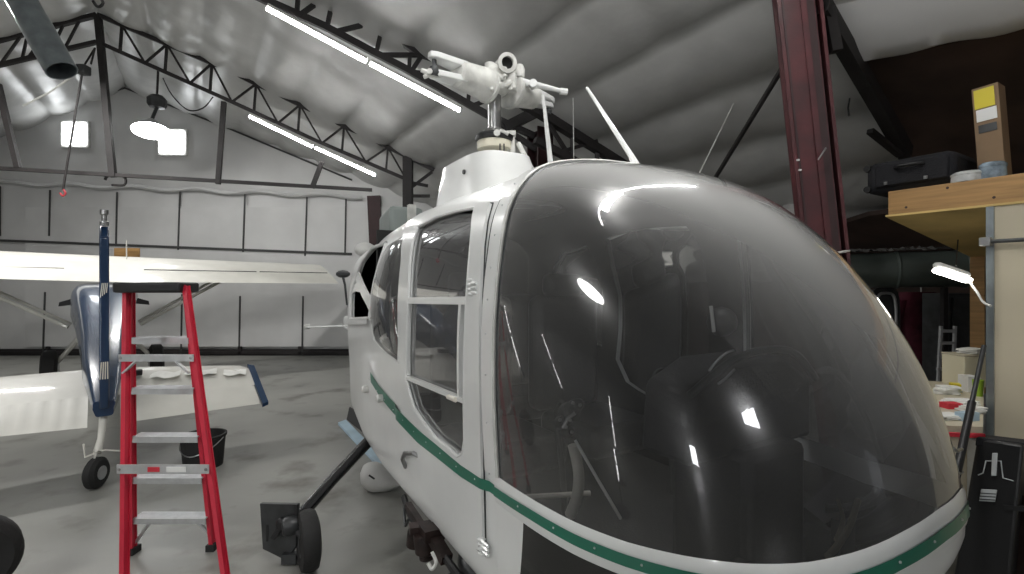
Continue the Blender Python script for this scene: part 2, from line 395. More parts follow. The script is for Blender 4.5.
# big red column, leaning a little with its frame
rc = thing('steel_column', (2.24,3.5,0), 'large red oxide painted steel column right of the helicopter bubble', 'column')
cb = V((2.36,3.5,0)); ct = V((1.97,3.5,3.66)); ax = (ct-cb).normalized()
ux = V((.92,-.39,0)); ux = (ux-ax*ux.dot(ax)).normalized(); uy = ax.cross(ux)
def colbar(dx, dy, w, h, nm, mt): 
    a = cb+ux*dx+uy*dy; c = ct+ux*dx+uy*dy
    MB().bar(a, c, w, h, uy, mt=mt).build(nm, mt, rc, smooth=False)
colbar(-.02, -.115, .22, .02, 'flange', M['redsteel'])
colbar(-.02, .115, .22, .02, 'flange', M['redsteel'])
colbar(-.06, 0, .02, .22, 'web', M['redsteel'])
colbar(.125, 0, .02, .25, 'cover_plate', M['redsteel'])
colbar(-.10, -.133, .012, .02, 'stiffener', M['oxide'])
colbar(.02, -.133, .035, .03, 'stiffener', M['redsteel'])
colbar(.055, -.13, .05, .012, 'stiffener', M['oxide'])
MB().box(cb+V((0,0,.012)), (.42,.40,.024)).build('base_plate', M['oxide'], rc, smooth=False)
mk = MB()
for u,v in ((798,160),(800,170)): mk.box(P(u,v,3.345), (.018,.008,.011))
mk.build('paint_fleck', M['tag'], rc, smooth=False)
MB().tube([P(826,148,3.28),P(822,154,3.27),P(818,160,3.28)], .006, 6).build('wire_hook', M['steel'], rc)
MB().tube([P(818,251,3.25),P(829,254,3.22),P(842,252,3.22),P(849,251,3.3)], .008, 6).build('cable_tie', M['white2'], rc)
rf = thing('rafter', (3,4,2.4), 'dark steel rafter running down right from the top of the red column', 'beam')
MB().bar(P(822,6,3.4), P(906,153,4.35), .09,.12).build('beam', M['truss'], rf, smooth=False)
MB().bar(P(870,131,4.1), P(900,155,4.3), .05,.04).build('bracket', M['truss'], rf, smooth=False)
MB().bar(P(827,8,3.42), P(835,52,3.42), .07,.07).build('gusset', M['truss'], rf, smooth=False)
tag(MB().tube([P(847,84,4.2),P(850,96,4.2),P(848,108,4.2),P(849,116,4.2)], .007, 6).build('hanging_wire', M['black']), 'short black wire hanging beside the dark rafter', 'wire')
tag(MB().tube([P(783,67,3.9), P(714,180,5.2)], .022, 8).build('brace_rod', M['truss']), 'thin black brace rod slanting down left of the red column', 'rod')
tag(MB().tube([P(755,60,4.8), P(698,176,4.8)], .006, 6).build('pull_cord', M['white2']), 'pale thin cord left of the black brace rod', 'cord')
tag(MB().tube([P(573,98,5.5), P(574,168,5.5)], .006, 6).build('pull_cord', M['white2']), 'pale thin cord hanging behind the rotor blade fork', 'cord')

# LED tubes
def tube_light(a, b, label, off=True):
    a = V(a); b = V(b); d = (b-a).normalized(); root = thing('tube_light', (a+b)/2, label, 'light', 'long led tubes along the trusses')
    n = V((0,0,1)); n = (n-d*n.dot(d)).normalized()
    MB().bar(a+n*.035, b+n*.035, .06, .03, n).build('housing', M['white2'], root, smooth=False)
    MB().tube([a, b], .021, 10).build('tube', M['tube'], root)
    return root
tube_light(tp(1,272,10)-V((0,.12,.05)), tp(1,369,62)-V((0,.12,.05)), 'lit led tube at upper middle, first of the nearer pair')
tube_light(tp(1,373,64)-V((0,.12,.05)), tp(1,461,110)-V((0,.12,.05)), 'lit led tube ending left of the rotor head')
tube_light(tp(0,253,117)-V((0,.12,.03)), tp(0,315,147)-V((0,.12,.03)), 'farther lit led tube, left one under the far truss')
tube_light(tp(0,318,148)-V((0,.12,.03)), tp(0,377,175)-V((0,.12,.03)), 'farther lit led tube, right one under the far truss')
# lamps over and behind the viewer, on the next trusses
for a, c in (((-.75,.45,4.55),(.45,1.75,4.2)),((.55,1.85,4.17),(1.75,3.2,3.62)),((-9.5,-4.4,3.4),(-8.4,-4.0,3.8))):
    tube_light(a, c, 'lit led tube on a truss over the viewer')
# upright lamp stands added unseen left of the viewer to make streaks in the bubble
for p0, p1 in (((-3.75,2.72,.72),(-3.6,3.25,1.62)),((-3.85,1.15,.75),(-3.9,1.62,1.5)),((-2.52,.03,.50),(-2.55,-.06,1.2)),((-1.75,.42,.30),(-1.78,.40,.62))):
    p0 = V(p0); p1 = V(p1)
    r = thing('added_stand_light', (p0.x,p0.y,0), 'added slim upright led lamp on a floor stand, out of view left of the viewer', 'light', 'added slim led lamps on floor stands')
    mid = p0.lerp(p1,.5); d = (p1-p0)*.03
    MB().tube([p0, mid-d], .013, 8).build('tube', M['stand'], r); MB().tube([mid+d, p1], .013, 8).build('tube', M['stand'], r)
    st = MB().tube([V((p0.x-.03,p0.y,.02)), p0+V((-.03,0,0)), p1+V((-.03,0,0))], .012, 8)
    st.build('pole', M['truss'], r)
    MB().lathe((p0.x-.03,p0.y,0), [(.14,0),(.14,.015),(.02,.03)]).build('base', M['truss'], r)

# high bay lamp
hb = thing('high_bay_lamp', P(157,102,9.3), 'round lit high bay lamp hanging in front of the gable window', 'light')
MB().tube([P(160,28,9.3),P(157,96,9.3)], .02, 8).build('stem', M['truss'], hb)
MB().lathe(P(157,108,9.3), [(.0,0),(.13,.01),(.16,.06),(.16,.17),(.10,.23),(.0,.24)], n=8).build('ballast', M['gunmetal'], hb)
MB().tube(smoothpath([P(163,78,9.3),P(172,95,9.3),P(188,110,9.3),P(203,108,9.3),P(213,97,9.2)]), .012, 6).build('cable', M['truss'], hb)
cc = P(151,131,9.2); axl = V((.15,-.22,-.95)).normalized()
MB().lathe(cc-axl*.12, [(.05,-.12),(.12,-.06),(.28,.1),(.31,.12)], axl, 24).build('reflector', M['alu'], hb)
MB().lathe(cc, [(.0,.05),(.2,.04),(.30,.0)], axl, 28).build('lens', M['bay'], hb)
MB().tube([cc-axl*.2, P(157,107,9.3)], .03, 8).build('neck', M['gunmetal'], hb)
hb2 = thing('high_bay_lamp', (-4.3,-1,4.3), 'round lit high bay lamp over the viewer', 'light')
MB().lathe((-4.3,-1,4.2), [(.0,-.02),(.56,-.01),(.60,0)], n=28).build('lens', M['bay'], hb2)
MB().lathe((-4.3,-1,4.22), [(.61,-.02),(.3,.15),(.1,.2),(.1,.35),(.0,.36)], n=28).build('reflector', M['alu'], hb2)
MB().tube([(-4.3,-1,4.5),(-4.3,-1,4.9)], .02, 8).build('stem', M['truss'], hb2)

# flue pipe and hoist at upper left
fl = thing('flue_pipe', P(60,65,4.6), 'grey galvanised pipe hanging down from the roof at upper left', 'pipe')
pa, pb = P(-8,-52,4.6), P(62,71,4.6); dd = (pb-pa).normalized()
pm = P(34,22,4.6)
MB().lathe(pa, [(.118,0),(.118,(pm-pa).length)], dd, 28).build('upper_section', M['galv'], fl)
MB().lathe(pm-dd*.03, [(.124,0),(.124,(pb-pm).length+.03),(.113,(pb-pm).length+.03),(.113,.05)], dd, 28).build('lower_section', M['galv'], fl)
ho = thing('hoist', P(83,68,7.6), 'small dark hoist with a long thin rod and red hook below the truss peak', 'hoist')
MB().box(P(83,70,7.6), (.15,.15,.14)).build('housing', M['gunmetal'], ho, bevel=.02)
for u in (87,93): MB().tube([P(95,48,7.75), P(u-2,64,7.6)], .013, 6).build('sling', M['truss'], ho)
MB().tube([P(82,74,7.6), P(63,190,7.6)], .016, 8).build('rod', M['truss'], ho)
MB().tube(smoothpath([P(63,189,7.6),P(65.5,193,7.6),P(63,196,7.6),P(60,193,7.6)]), .013, 8).build('hook', mat('red hook paint',(.35,.03,.04),.5), ho)
tag(MB().tube([P(23,106,7.8), P(50,92,7.7), P(77,73,7.6)], .014, 6).build('hoist_rope', M['white2']), 'pale rope slanting up to the dark hoist', 'rope')
tag(MB().tube(smoothpath([P(93,1,6.9),P(98,7,7.0),P(103,3,7.0),P(99,-4,6.8)]), .02, 6).build('strap', M['black']), 'small black strap at the truss peak', 'strap')
tag(MB().tube(smoothpath([P(105,180,8.0),P(108,176,8.0),P(118,175,8.0),P(125,178,8.0),P(124,185,8.0),P(112,185,8.0)]), .02, 6).build('cable_coil', M['truss']), 'small dark coil of cable at the foot of the peak post', 'cable')

# ------------------------------------------------------------------ aeroplane seen from behind
T0 = V((-3.14,3.85,0)); AD = V((-.629,.777,0)).normalized(); AE = V((AD.y,-AD.x,0))
def A(x, r, z): return T0+AD*x+AE*r+V((0,0,z))     # x ahead of the tail, r to the right
ap = thing('aeroplane', A(2,0,0), 'white and navy high wing taildragger aeroplane seen from behind', 'aeroplane')
# fuselage
st = [(0.02,.07,.50,.62),(.25,.10,.50,.74),(.7,.15,.52,.90),(1.3,.18,.58,1.06),(2.0,.225,.64,1.22),(2.6,.27,.68,1.38),(3.2,.315,.70,1.50),(3.8,.36,.70,1.53),(4.6,.37,.68,1.56),(5.3,.34,.66,1.35),(6.1,.28,.68,1.20),(6.4,.12,.80,1.05)]
rows = []
for x, w, z0, z1 in st:
    row = []
    for j in range(24):
        t = 2*pi*j/24; c, s = cos(t), sin(t); e = .36
        row.append(A(x, w*math.copysign(abs(c)**e, c)*(1 if s > 0 else .82), (z0+z1)/2+(z1-z0)/2*math.copysign(abs(s)**e, s)))
    rows.append(row)
MB().grid(rows, closed=True).add(rows[0], [tuple(range(24))]).add(rows[-1], [tuple(range(24))]).build('fuselage', M['blue'], ap)
MB().grid([[p+(p-A(x,0,(z0+z1)/2)).normalized()*.004 for p in r[13:24]] for r,(x,w,z0,z1) in zip(rows[5:10], st[5:10])]).build('belly_panel', M['planewhite'], ap)
# wing helper: flat aerofoil loft
def foil(secs, n=9):
    rows = []
    for (le, te, th) in secs:
        le = V(le); te = V(te); up = V((0,0,1)); row = []
        for i in range(n): 
            t = i/(n-1); row.append(le.lerp(te,t)+up*th*(1.9*sqrt(t)*(1-t)+.02))
        for i in range(1,n):
            t = 1-i/(n-1); row.append(le.lerp(te,t)-up*th*(.8*sqrt(max(t,0))*(1-t)+.01))
        rows.append(row)
    mb = MB().grid(rows, closed=True); k = len(rows[0])
    mb.add(rows[0], [tuple(range(k))]); mb.add(rows[-1], [tuple(range(k))]); return mb
zl, zt_ = 1.94, 1.57
foil([(A(5.35,-4.3,zl+.12),A(4.1,-4.3,zt_+.12),.10),(A(5.35,0,zl),A(4.05,0,zt_),.16),(A(5.35,3.3,zl-.02),A(4.1,3.3,zt_-.01),.11)], 12).build('wing', M['planewhite'], ap)
for r0, r1 in ((-4.2,-2.2),(-2.15,-.45),(.45,2.0),(2.05,3.2)):
    MB().slab([A(4.42,r0,1.755),A(4.42,r1,1.755),A(4.415,r1,1.757),A(4.415,r0,1.757)], (0,0,.012)).build('flap_gap', seamm, ap, smooth=False)
for r in (-2.6,.25): MB().tube([A(4.8,r,1.93),A(4.78,r,2.22)], .008, 6).build('antenna', M['planewhite'], ap)
for s in (-1,1):
    MB().tube([A(4.2,s*.40,.95), A(4.6,s*1.5,1.60)], .028, 8).build('wing_strut', M['planewhite'], ap)
    MB().tube([A(4.9,s*.40,.95), A(5.1,s*1.5,1.64)], .024, 8).build('wing_strut', M['planewhite'], ap)
    MB().tube([A(4.7,s*.3,.75), A(4.7,s*.60,.34)], [.04,.025], 8).build('gear_leg', M['planewhite'], ap)
    wl = MB().lathe(A(4.7,s*.62-.09,.30), [(.14,0),(.25,.0),(.30,.03),(.30,.15),(.25,.18),(.14,.18)], AE, 28).build('main_wheel', M['rubber'], ap)
    MB().lathe(A(4.7,s*.62-.095,.30), [(.0,0),(.1,.0),(.14,.02),(.14,.17),(.1,.19),(0,.19)], AE, 20).build('hub', M['alu'], wl)
# propeller at the nose
pr = MB(); c = A(6.55,0,1.36)
for s in (-1,1):
    dv = AE*s*.62+V((0,0,-.17))
    q = c
    ww = V((0,0,1))
    pr.slab([q+ww*.04, q+dv*.5+ww*.075, q+dv+ww*.05, q+dv*1.02-ww*.02, q+dv*.5-ww*.065, q-ww*.04], AD*.03)
pr.build('propeller', M['black'], ap)
MB().lathe(A(6.45,0,1.36), [(.14,0),(.11,.15),(.0,.32)], AD, 20).build('spinner', M['blue'], ap)
# tail surfaces
zL, zT = .78, .45
for s, span in ((-1,1.75),(1,1.15)):
    dz = -.065 if s > 0 else 0
    foil([(A(.92,s*.06,.76),A(.36,s*.06,.60),.035),(A(.78,s*span*.93,.76+dz),A(.36,s*span*.93,.60+dz),.03),(A(.66,s*span,.73+dz),A(.40,s*span,.62+dz),.015)]).build('stabilizer', M['planewhite'], ap)
    el = MB(); rows = []
    n = 17
    for i in range(n*4+1):
        t = i/(n*4); r = s*lerp(.10, span*.97, t)
        rib = (.0065 if s < 0 else .0) if (i % 4 == 0) else 0
        q = dz*t
        rows.append([A(.345,r,.60+.012+rib*.3+q), A(.17,r,.525+.012+rib+q), A(lerp(-.02,.10,t),r,lerp(.435,.48,t)+.004+q), A(.17,r,.52-.012-rib+q), A(.345,r,.585+q)])
    el.grid(rows, closed=True).build('elevator', M['planewhite'], ap, angle=20)
    MB().slab([A(.72,s*(span*.985),.775+dz),A(.66,s*(span+.035),.765+dz),A(.08,s*(span+.035),.50+dz),A(.07,s*(span*.985),.485+dz)], (0,0,-.03)).build('tip_cap', M['blue'], ap, smooth=False)
# fin and rudder
MB().slab([A(1.5,-.006,1.12),A(.55,-.006,1.86),A(.36,-.006,1.90),A(.34,-.006,.66),A(.5,-.006,.70)], AE*.035).build('fin', M['blue'], ap, bevel=.008)
MB().slab([A(.35,-.03,1.91),A(.10,-.03,1.98),A(-.03,-.03,1.88),A(-.06,-.03,.95),A(-.01,-.03,.56),A(.34,-.03,.62)], AE*.06).build('rudder', M['blue'], ap, bevel=.012)
MB().lathe(A(.06,0,1.98), [(.03,0),(.03,.03),(.018,.035),(.018,.08),(.028,.085),(.028,.12),(0,.125)]).build('tail_beacon', M['steel'], ap)
lv = MB(); lw_ = MB()
for i in range(4): lw_.slab([A(-.064,-.026+i*.012,1.42+i*.012),A(-.064,-.02+i*.012,1.42+i*.012),A(-.062,-.008+i*.010,1.53),A(-.062,-.014+i*.010,1.53)], -AD*.006)
for i in range(4): lv.slab([A(-.064,-.028+i*.015,.80),A(-.064,-.02+i*.015,.80),A(-.062,-.012+i*.012,.93),A(-.062,-.020+i*.012,.93)], -AD*.006)
lv.build('rudder_stripe', M['planewhite'], ap, smooth=False); lw_.build('rudder_stripe', M['planewhite'], ap, smooth=False)
# tail wheel
MB().tube([A(.12,0,.53), A(-.02,-.02,.34), A(-.10,-.04,.26)], [.03,.022,.028], 10).build('tail_spring', M['planewhite'], ap)
MB().slab([A(-.06,-.05,.30),A(-.14,-.05,.28),A(-.13,-.09,.09),A(-.07,-.09,.09)], AE*.012).build('fork', M['planewhite'], ap)
for s in (-1,1): MB().tube([A(-.1,0,.27),A(-.1,s*.11,.24),A(-.06,s*.12,.33)], .008, 6).build('steering_arm', M['planewhite'], ap)
tw = MB().lathe(A(-.10,-.08,.115), [(.05,0),(.09,0),(.115,.02),(.115,.06),(.09,.08),(.05,.08)], AE*.8-AD*.5, 24).build('tail_wheel', M['rubber'], ap)
MB().lathe(A(-.10,-.08,.115), [(0,-.004),(.05,-.004),(.05,.084),(0,.084)], AE*.8-AD*.5, 16).build('hub', M['alu'], tw)

# papers and a small black box lying on the right tailplane
def on_tail(x, r): return A(x, r, .60+(x-.36)*.286+.036*1.2-.065*r/1.1)
for k, (x, r, w, h, lab) in enumerate(((.60,.42,.22,.16,'white paper lying on the tailplane right of the ladder rail'),(.62,.70,.26,.15,'large white paper in the middle of the right tailplane'),(.58,.98,.20,.14,'white paper nearest the blue tailplane tip'))):
    mb = MB(); c = on_tail(x, r); rows = []
    for i in range(5): rows.append([on_tail(x+h*(j/4-.5)*.8, r+w*(i/4-.5)+.03*(j/4))+V((0,0,.012+.012*sin(i*2+j*1.3+k))) for j in range(5)])
    tag(mb.grid(rows).build('paper', M['paper']), lab, 'paper', 'papers on the tailplane')
tag(MB().box(on_tail(.62,.20)+V((0,0,.03)), (.13,.08,.05), .6).box(on_tail(.60,.24)+V((0,0,.05)), (.05,.03,.03), .6).build('small_case', M['black'], bevel=.008), 'small black case on the tailplane behind the ladder', 'case')
tag(MB().slab([Wp(114,248,-1.5),Wp(139,248,-1.5),Wp(139,261,-1.5),Wp(114,261,-1.5)], (0,.03,0)).build('wooden_board', M['wood'], smooth=False), 'orange brown board standing behind the blue fin above the wing', 'board')

# ------------------------------------------------------------------ stepladder
ld = thing('stepladder', (-1.55,2.5,0), 'red fibreglass stepladder with aluminium treads and black cap', 'stepladder')
nl, nr = (V(P(127,286,2.60)), V(P(186,286,2.60)))
nlb, nrb = Fl(124,628), Fl(233,630)
fl_, fr_ = P(131,286,2.70), P(186,286,2.70)
flb, frb = Fl(133,553), Fl(213,549)
def rail(a, b, nm):
    d = (b-a).normalized(); x = V((1,0,0)); x = (x-d*x.dot(d)).normalized()
    a = a; mb = MB().bar(a, b, .010, .034, V((0,1,0)))
    for s in (-1,1): mb.bar(a+V((0,s*.016,0)), b+V((0,s*.016,0)), .021, .006, V((0,1,0)))
    r = mb.build(nm, M['redfib'], ld, smooth=False)
    MB().box(b+V((0,0,.018)), (.045,.07,.036)).build('foot', M['rubber'], r)
for a, b, nm in ((nl,nlb,'rear_rail'),(nr,nrb,'rear_rail'),(fl_,flb,'front_rail'),(fr_,frb,'front_rail')): rail(a, b, nm)
def along(a, b, v):
    lo, hi = 0, 1
    for _ in range(40):
        m = (lo+hi)/2; p = a.lerp(b, m); pv = 287-(p.z-1.5)/p.y*FPX
        if pv < v: lo = m
        else: hi = m
    return a.lerp(b, lo)
for v in (338, 388, 436, 477, 517):
    a = along(fl_, flb, v); b = along(fr_, frb, v); ty = V((0,.045,0)); mb = MB()
    mb.box((a+b)/2+V((0,.02,0)), ((b-a).length, .085, .006))
    for s in (-1,1): mb.box((a+b)/2+V((0,.02+s*.042,-.014)), ((b-a).length,.005,.032))
    for k in range(5): mb.box((a+b)/2+V((0,-.012+k*.016,.0045)), ((b-a).length,.004,.003))
    mb.build('tread', M['alu'], ld, smooth=False)
a = along(fl_, flb, 519); b = along(fr_, frb, 519)
for p, q in ((a,flb),(b,frb)):
    s = 1 if p is a else -1
    MB().bar(p.lerp(q,.75)+V((0,.02,0)), p+V((s*.10,.02,0)), .02,.012).build('brace', M['alu'], ld, smooth=False)
for v, h, lab in ((357,.035,0),(466.5,.042,1)):
    a = along(nl, nlb, v)-V((0,.034,0)); b = along(nr, nrb, v)-V((0,.034,0)); dx = V(((b-a).length*.03,0,0))
    br = MB().bar(a-dx, b+dx, .006, h).build('cross_bar', M['alu'], ld, smooth=False)
    for p in (a,b): MB().lathe(p-V((0,.004,0)), [(.008,0),(.006,-.004),(0,-.005)], (0,1,0), 10).build('rivet', M['steel'], br)
    if lab:
        MB().box(a.lerp(b,.40)-V((0,.005,0)), (.055,.003,.022)).build('red_sticker', M['redtag'], br, smooth=False)
        MB().box(a.lerp(b,.66)-V((0,.005,0)), (.09,.003,.024)).build('white_sticker', M['tag'], br, smooth=False)
    else:
        for p, s in ((a,1),(b,-1)): MB().bar(p-V((-s*.01,0,.075)), p+V((s*.075,0,-.015)), .018,.008).build('brace', M['alu'], ld, smooth=False)
cap = MB().box(P(157,287.5,2.63), (.345,.17,.055))
cap.build('cap', M['black'], ld, bevel=.012)

# ------------------------------------------------------------------ floor things at left
bk = thing('bucket', Fl(193,473)+V((0,.14,0)), 'black plastic bucket on the floor behind the ladder', 'bucket')
bc = V((Fl(192,472).x, Fl(192,472).y+.15, 0))
MB().lathe(bc, [(0,.0),(.145,.0),(.165,.24),(.175,.245),(.175,.265),(.158,.265),(.14,.02),(0,.02)], n=32).build('body', M['rubber'], bk)
MB().tube(smoothpath([bc+V((-.17,0,.24)), bc+V((-.12,-.12,.17)), bc+V((0,-.18,.13)), bc+V((.12,-.12,.17)), bc+V((.17,0,.24))]), .005, 6).build('handle', M['steel'], bk)
ty = thing('tyre', (-2.45,2.35,0), 'black tyre standing at the left edge of the picture', 'tyre')
ta = V((.75,-.66,0)).normalized(); tcen = V((-2.60,2.38,.205))
MB().lathe(tcen-ta*.08, [(.11,.01),(.16,0),(.19,.02),(.2,.05),(.2,.11),(.19,.14),(.16,.16),(.11,.15)], ta, 36).build('tread', M['rubber'], ty)
MB().lathe(tcen-ta*.06, [(0,.03),(.06,.03),(.10,.0),(.115,.0),(.115,.12),(.10,.12),(.06,.09),(0,.09)], ta, 24).build('wheel', M['gunmetal'], ty)
fa = thing('fairing', Fl(376,494), 'grey white teardrop fairing lying on the floor under the helicopter', 'fairing')
fc = V((Fl(374,496).x, Fl(374,496).y+.13, 0)); rows = []
for i in range(13):
    t = i/12; x = lerp(-.15,.19,t); r = .125*sqrt(max(0,1-((t-.36)/.36)**2)) if t < .36 else .125*(1-((t-.36)/.64)**1.6)
    r = max(r,.002); rows.append([fc+V((x, -x*.25+r*1.05*cos(2*pi*j/18), max(.0,.10-t*.05+r*.85*sin(2*pi*j/18)))) for j in range(18)])
MB().grid(rows, closed=True).build('shell', M['pillow'], fa)
sl = MB().box(fc+V((-.02,-.115,.13)), (.05,.008,.010), R=Matrix.Rotation(.6,3,'Y')); sl.build('slot', M['black'], fa, smooth=False)
pl = [Fl(338,425),Fl(346,422),Fl(400,478),Fl(393,484)]
tag(MB().slab(pl, (0,0,.03)).build('plank', M['paleblue'], bevel=.004, smooth=False), 'pale blue plank on the floor behind the landing gear strut', 'plank')
pk = [Fl(346,420),Fl(372,441)]
tag(MB().slab([pk[0]+V((0,.02,0)),pk[1]+V((0,.02,0)),pk[1]+V((.03,.05,.15)),pk[0]+V((.02,.05,.13))], (0,.03,0)).build('plank', M['darkboard'], smooth=False), 'dark grey plank propped on edge beside the pale blue one', 'plank')
# ------------------------------------------------------------------ helicopter
HC = V((.516,2.01,0)); HN = V((-.866,-.5,0)); HB = V((-.5,.866,0))
def Hp(s, l, z): return HC+HB*s+HN*l+V((0,0,z))          # s aft of the bubble frame, l to its right-hand side, z up
he = thing('helicopter', Hp(1.2,0,0), 'white helicopter with large tinted bubble nose and green stripe, rotor blades removed', 'helicopter')
PROF = [(0,.40),(.36,.40),(.58,.41),(.640,.46),(.653,.60),(.657,.75),(.66,.87),(.672,1.1),(.674,1.3),(.667,1.456),(.65,1.6),(.623,1.745),(.564,1.85),(.46,1.925),(.25,1.965),(0,1.975)]
ZT = 1.975
def lat(z): return interp(z, [p[1] for p in PROF], [p[0] for p in PROF])
sp = [(p.x,p.y) for p in smoothpath([V((a,b,0)) for a,b in PROF], 4)]
def sect(s):
    wf = interp(s,[0,1.2,1.9,2.45,2.75,3.3,5.2],[1,1,.985,.935,.70,.27,.16])
    zb = interp(s,[0,.5,1.5,2.0,2.45,2.75,3.3,5.2],[.385,.39,.40,.45,.55,.68,.90,.97])
    zt = interp(s,[0,.8,1.2,1.7,2.1,2.45,2.75,3.3,5.2],[1.975,1.985,1.98,1.93,1.88,1.845,1.70,1.26,1.13])
    return wf, zb, zt
def srow(s, grow=0.0):
    wf, zb, zt = sect(s); h = [(l*wf, zb+(z-.40)/(ZT-.40)*(zt-zb)) for l, z in sp]
    loop = h+[(-l,z) for l,z in h[-2:0:-1]]
    return [Hp(s, l, z) for l, z in loop]
NS = [0,.03,.06]+[.1*i for i in range(1,25)]+[2.45,2.55,2.65,2.75,2.85,3.0,3.15,3.3,3.6,4.2,5.2]
fz = MB().grid([srow(s) for s in NS], closed=True, mt=M['white']); k = len(srow(0))
fz.add(srow(5.2), [tuple(range(k))], M['white'])
BV = BVHTree.FromPolygons([tuple(p) for p in fz.v], fz.f)
def hit(u, v, out=0.0):
    d = ray(u, v).normalized(); loc, nr, i, dist = BV.ray_cast(EYE, d)
    if loc is None: 
        loc, nr, i, dist = BV.find_nearest(EYE+d*3.0)
    if nr.dot(d) > 0: nr = -nr
    return loc+nr*out
def sz(u, v):
    p = hit(u, v)-HC; return (p.dot(HB), p.dot(HN), p.z)
fus = fz.build('fuselage', None, he)
fus.data.materials.append(M['nearblack'])
so = fus.modifiers.new('shell', 'SOLIDIFY'); so.thickness = .022; so.offset = -1; so.material_offset = 1; so.use_quality_normals = True

# openings on the side, read as (s, z) outlines on the skin
FD = [(478,208),(475,235),(472,270),(470,300),(468,350),(467.5,400),(468,440),(466,453),(461,456),(450,446),(439,438),(425,420),(417,408),(409,379),(409.5,340),(411,300),(412.5,262),(415,243),(421,227),(440,217),(460,211)]
RDW = [(405.5,236),(404,260),(402,300),(400,362),(385,350),(376,340),(372.5,320),(373,300),(376,282),(381,263),(390,246)]
EB = [(387,243),(380.5,262),(375,283),(372,300),(370.5,318),(351.5,319),(352,293),(358,274),(363,261),(373,248)]
def outline(px): return [(a[0], a[2]) for a in (sz(u, v) for u, v in px)]
def rounded(poly, n=3):
    pts = smoothpath([V((a,b,0)) for a,b in poly], n, closed=True); return [(p.x,p.y) for p in pts]
OF, OR, OE = outline(FD), outline(RDW), outline(EB)
def skin(s, z, side=1, out=0.0):                        # point on the skin at station s and height z
    wf, zb, zt = sect(s); zz = .40+(z-zb)/(zt-zb)*(ZT-.40)
    return Hp(s, side*(lat_s(zz)*wf+out), z)
sl_z = [b for a,b in sp]; sl_l = [a for a,b in sp]
def lat_s(z): return interp(z, sl_z, sl_l)
cutters = []
def cutter(poly, sides=(1,-1)):
    for sd in sides:
        mb = MB().slab([Hp(s, sd*.30, z) for s, z in poly], HN*sd*.75)
        c = mb.build('cutter', M['white'], smooth=False); cutters.append(c); return_list.append(c)
return_list = []
cutter(OF); cutter(OR); cutter(OE, (1,)); 
def boolean(o, cs):
    for c in cs:
        m = o.modifiers.new('cut', 'BOOLEAN'); m.operation = 'DIFFERENCE'; m.solver = 'EXACT'; m.object = c
def bake(o):
    bpy.context.view_layer.update()
    dg = bpy.context.evaluated_depsgraph_get()
    me = bpy.data.meshes.new_from_object(o.evaluated_get(dg)); old = o.data
    o.modifiers.clear(); o.data = me; me.name = o.name
    me.polygons.foreach_set('use_smooth', [True]*len(me.polygons)); me.set_sharp_from_angle(angle=radians(32))
boolean(fus, return_list); bake(fus)

# scan-filled patch of skin inside an (s, z) outline
def inside_span(poly, z):
    xs = []
    for i in range(len(poly)):
        (a,b),(c,d) = poly[i], poly[(i+1)%len(poly)]
        if (b <= z < d) or (d <= z < b): xs.append(a+(z-b)/(d-b)*(c-a))
    return (min(xs), max(xs)) if len(xs) > 1 else None
def patch(poly, side, out, nz=26, ns=10, bulge=0.0):
    z0, z1 = min(p[1] for p in poly), max(p[1] for p in poly); rows = []
    for i in range(nz+1):
        z = lerp(z0+.001, z1-.001, i/nz); sp_ = inside_span(poly, z)
        if not sp_: continue
        row = []
        for j in range(ns+1):
            q = j/ns; b = bulge*(sin(pi*i/nz)**.5 if 0<i<nz else 0)*(sin(pi*q)**.5 if 0<q<1 else 0)
            row.append(skin(lerp(sp_[0],sp_[1],q), z, side, out+b))
        rows.append(row)
    return MB().grid(rows)
def trim(poly, side, out, r, name, mt, par, closed=True):
    pts = [skin(s,z,side,out) for s,z in poly]
    if closed: pts = pts+[pts[0]]
    return MB().tube(pts, r, 6, cap=not closed).build(name, mt, par)

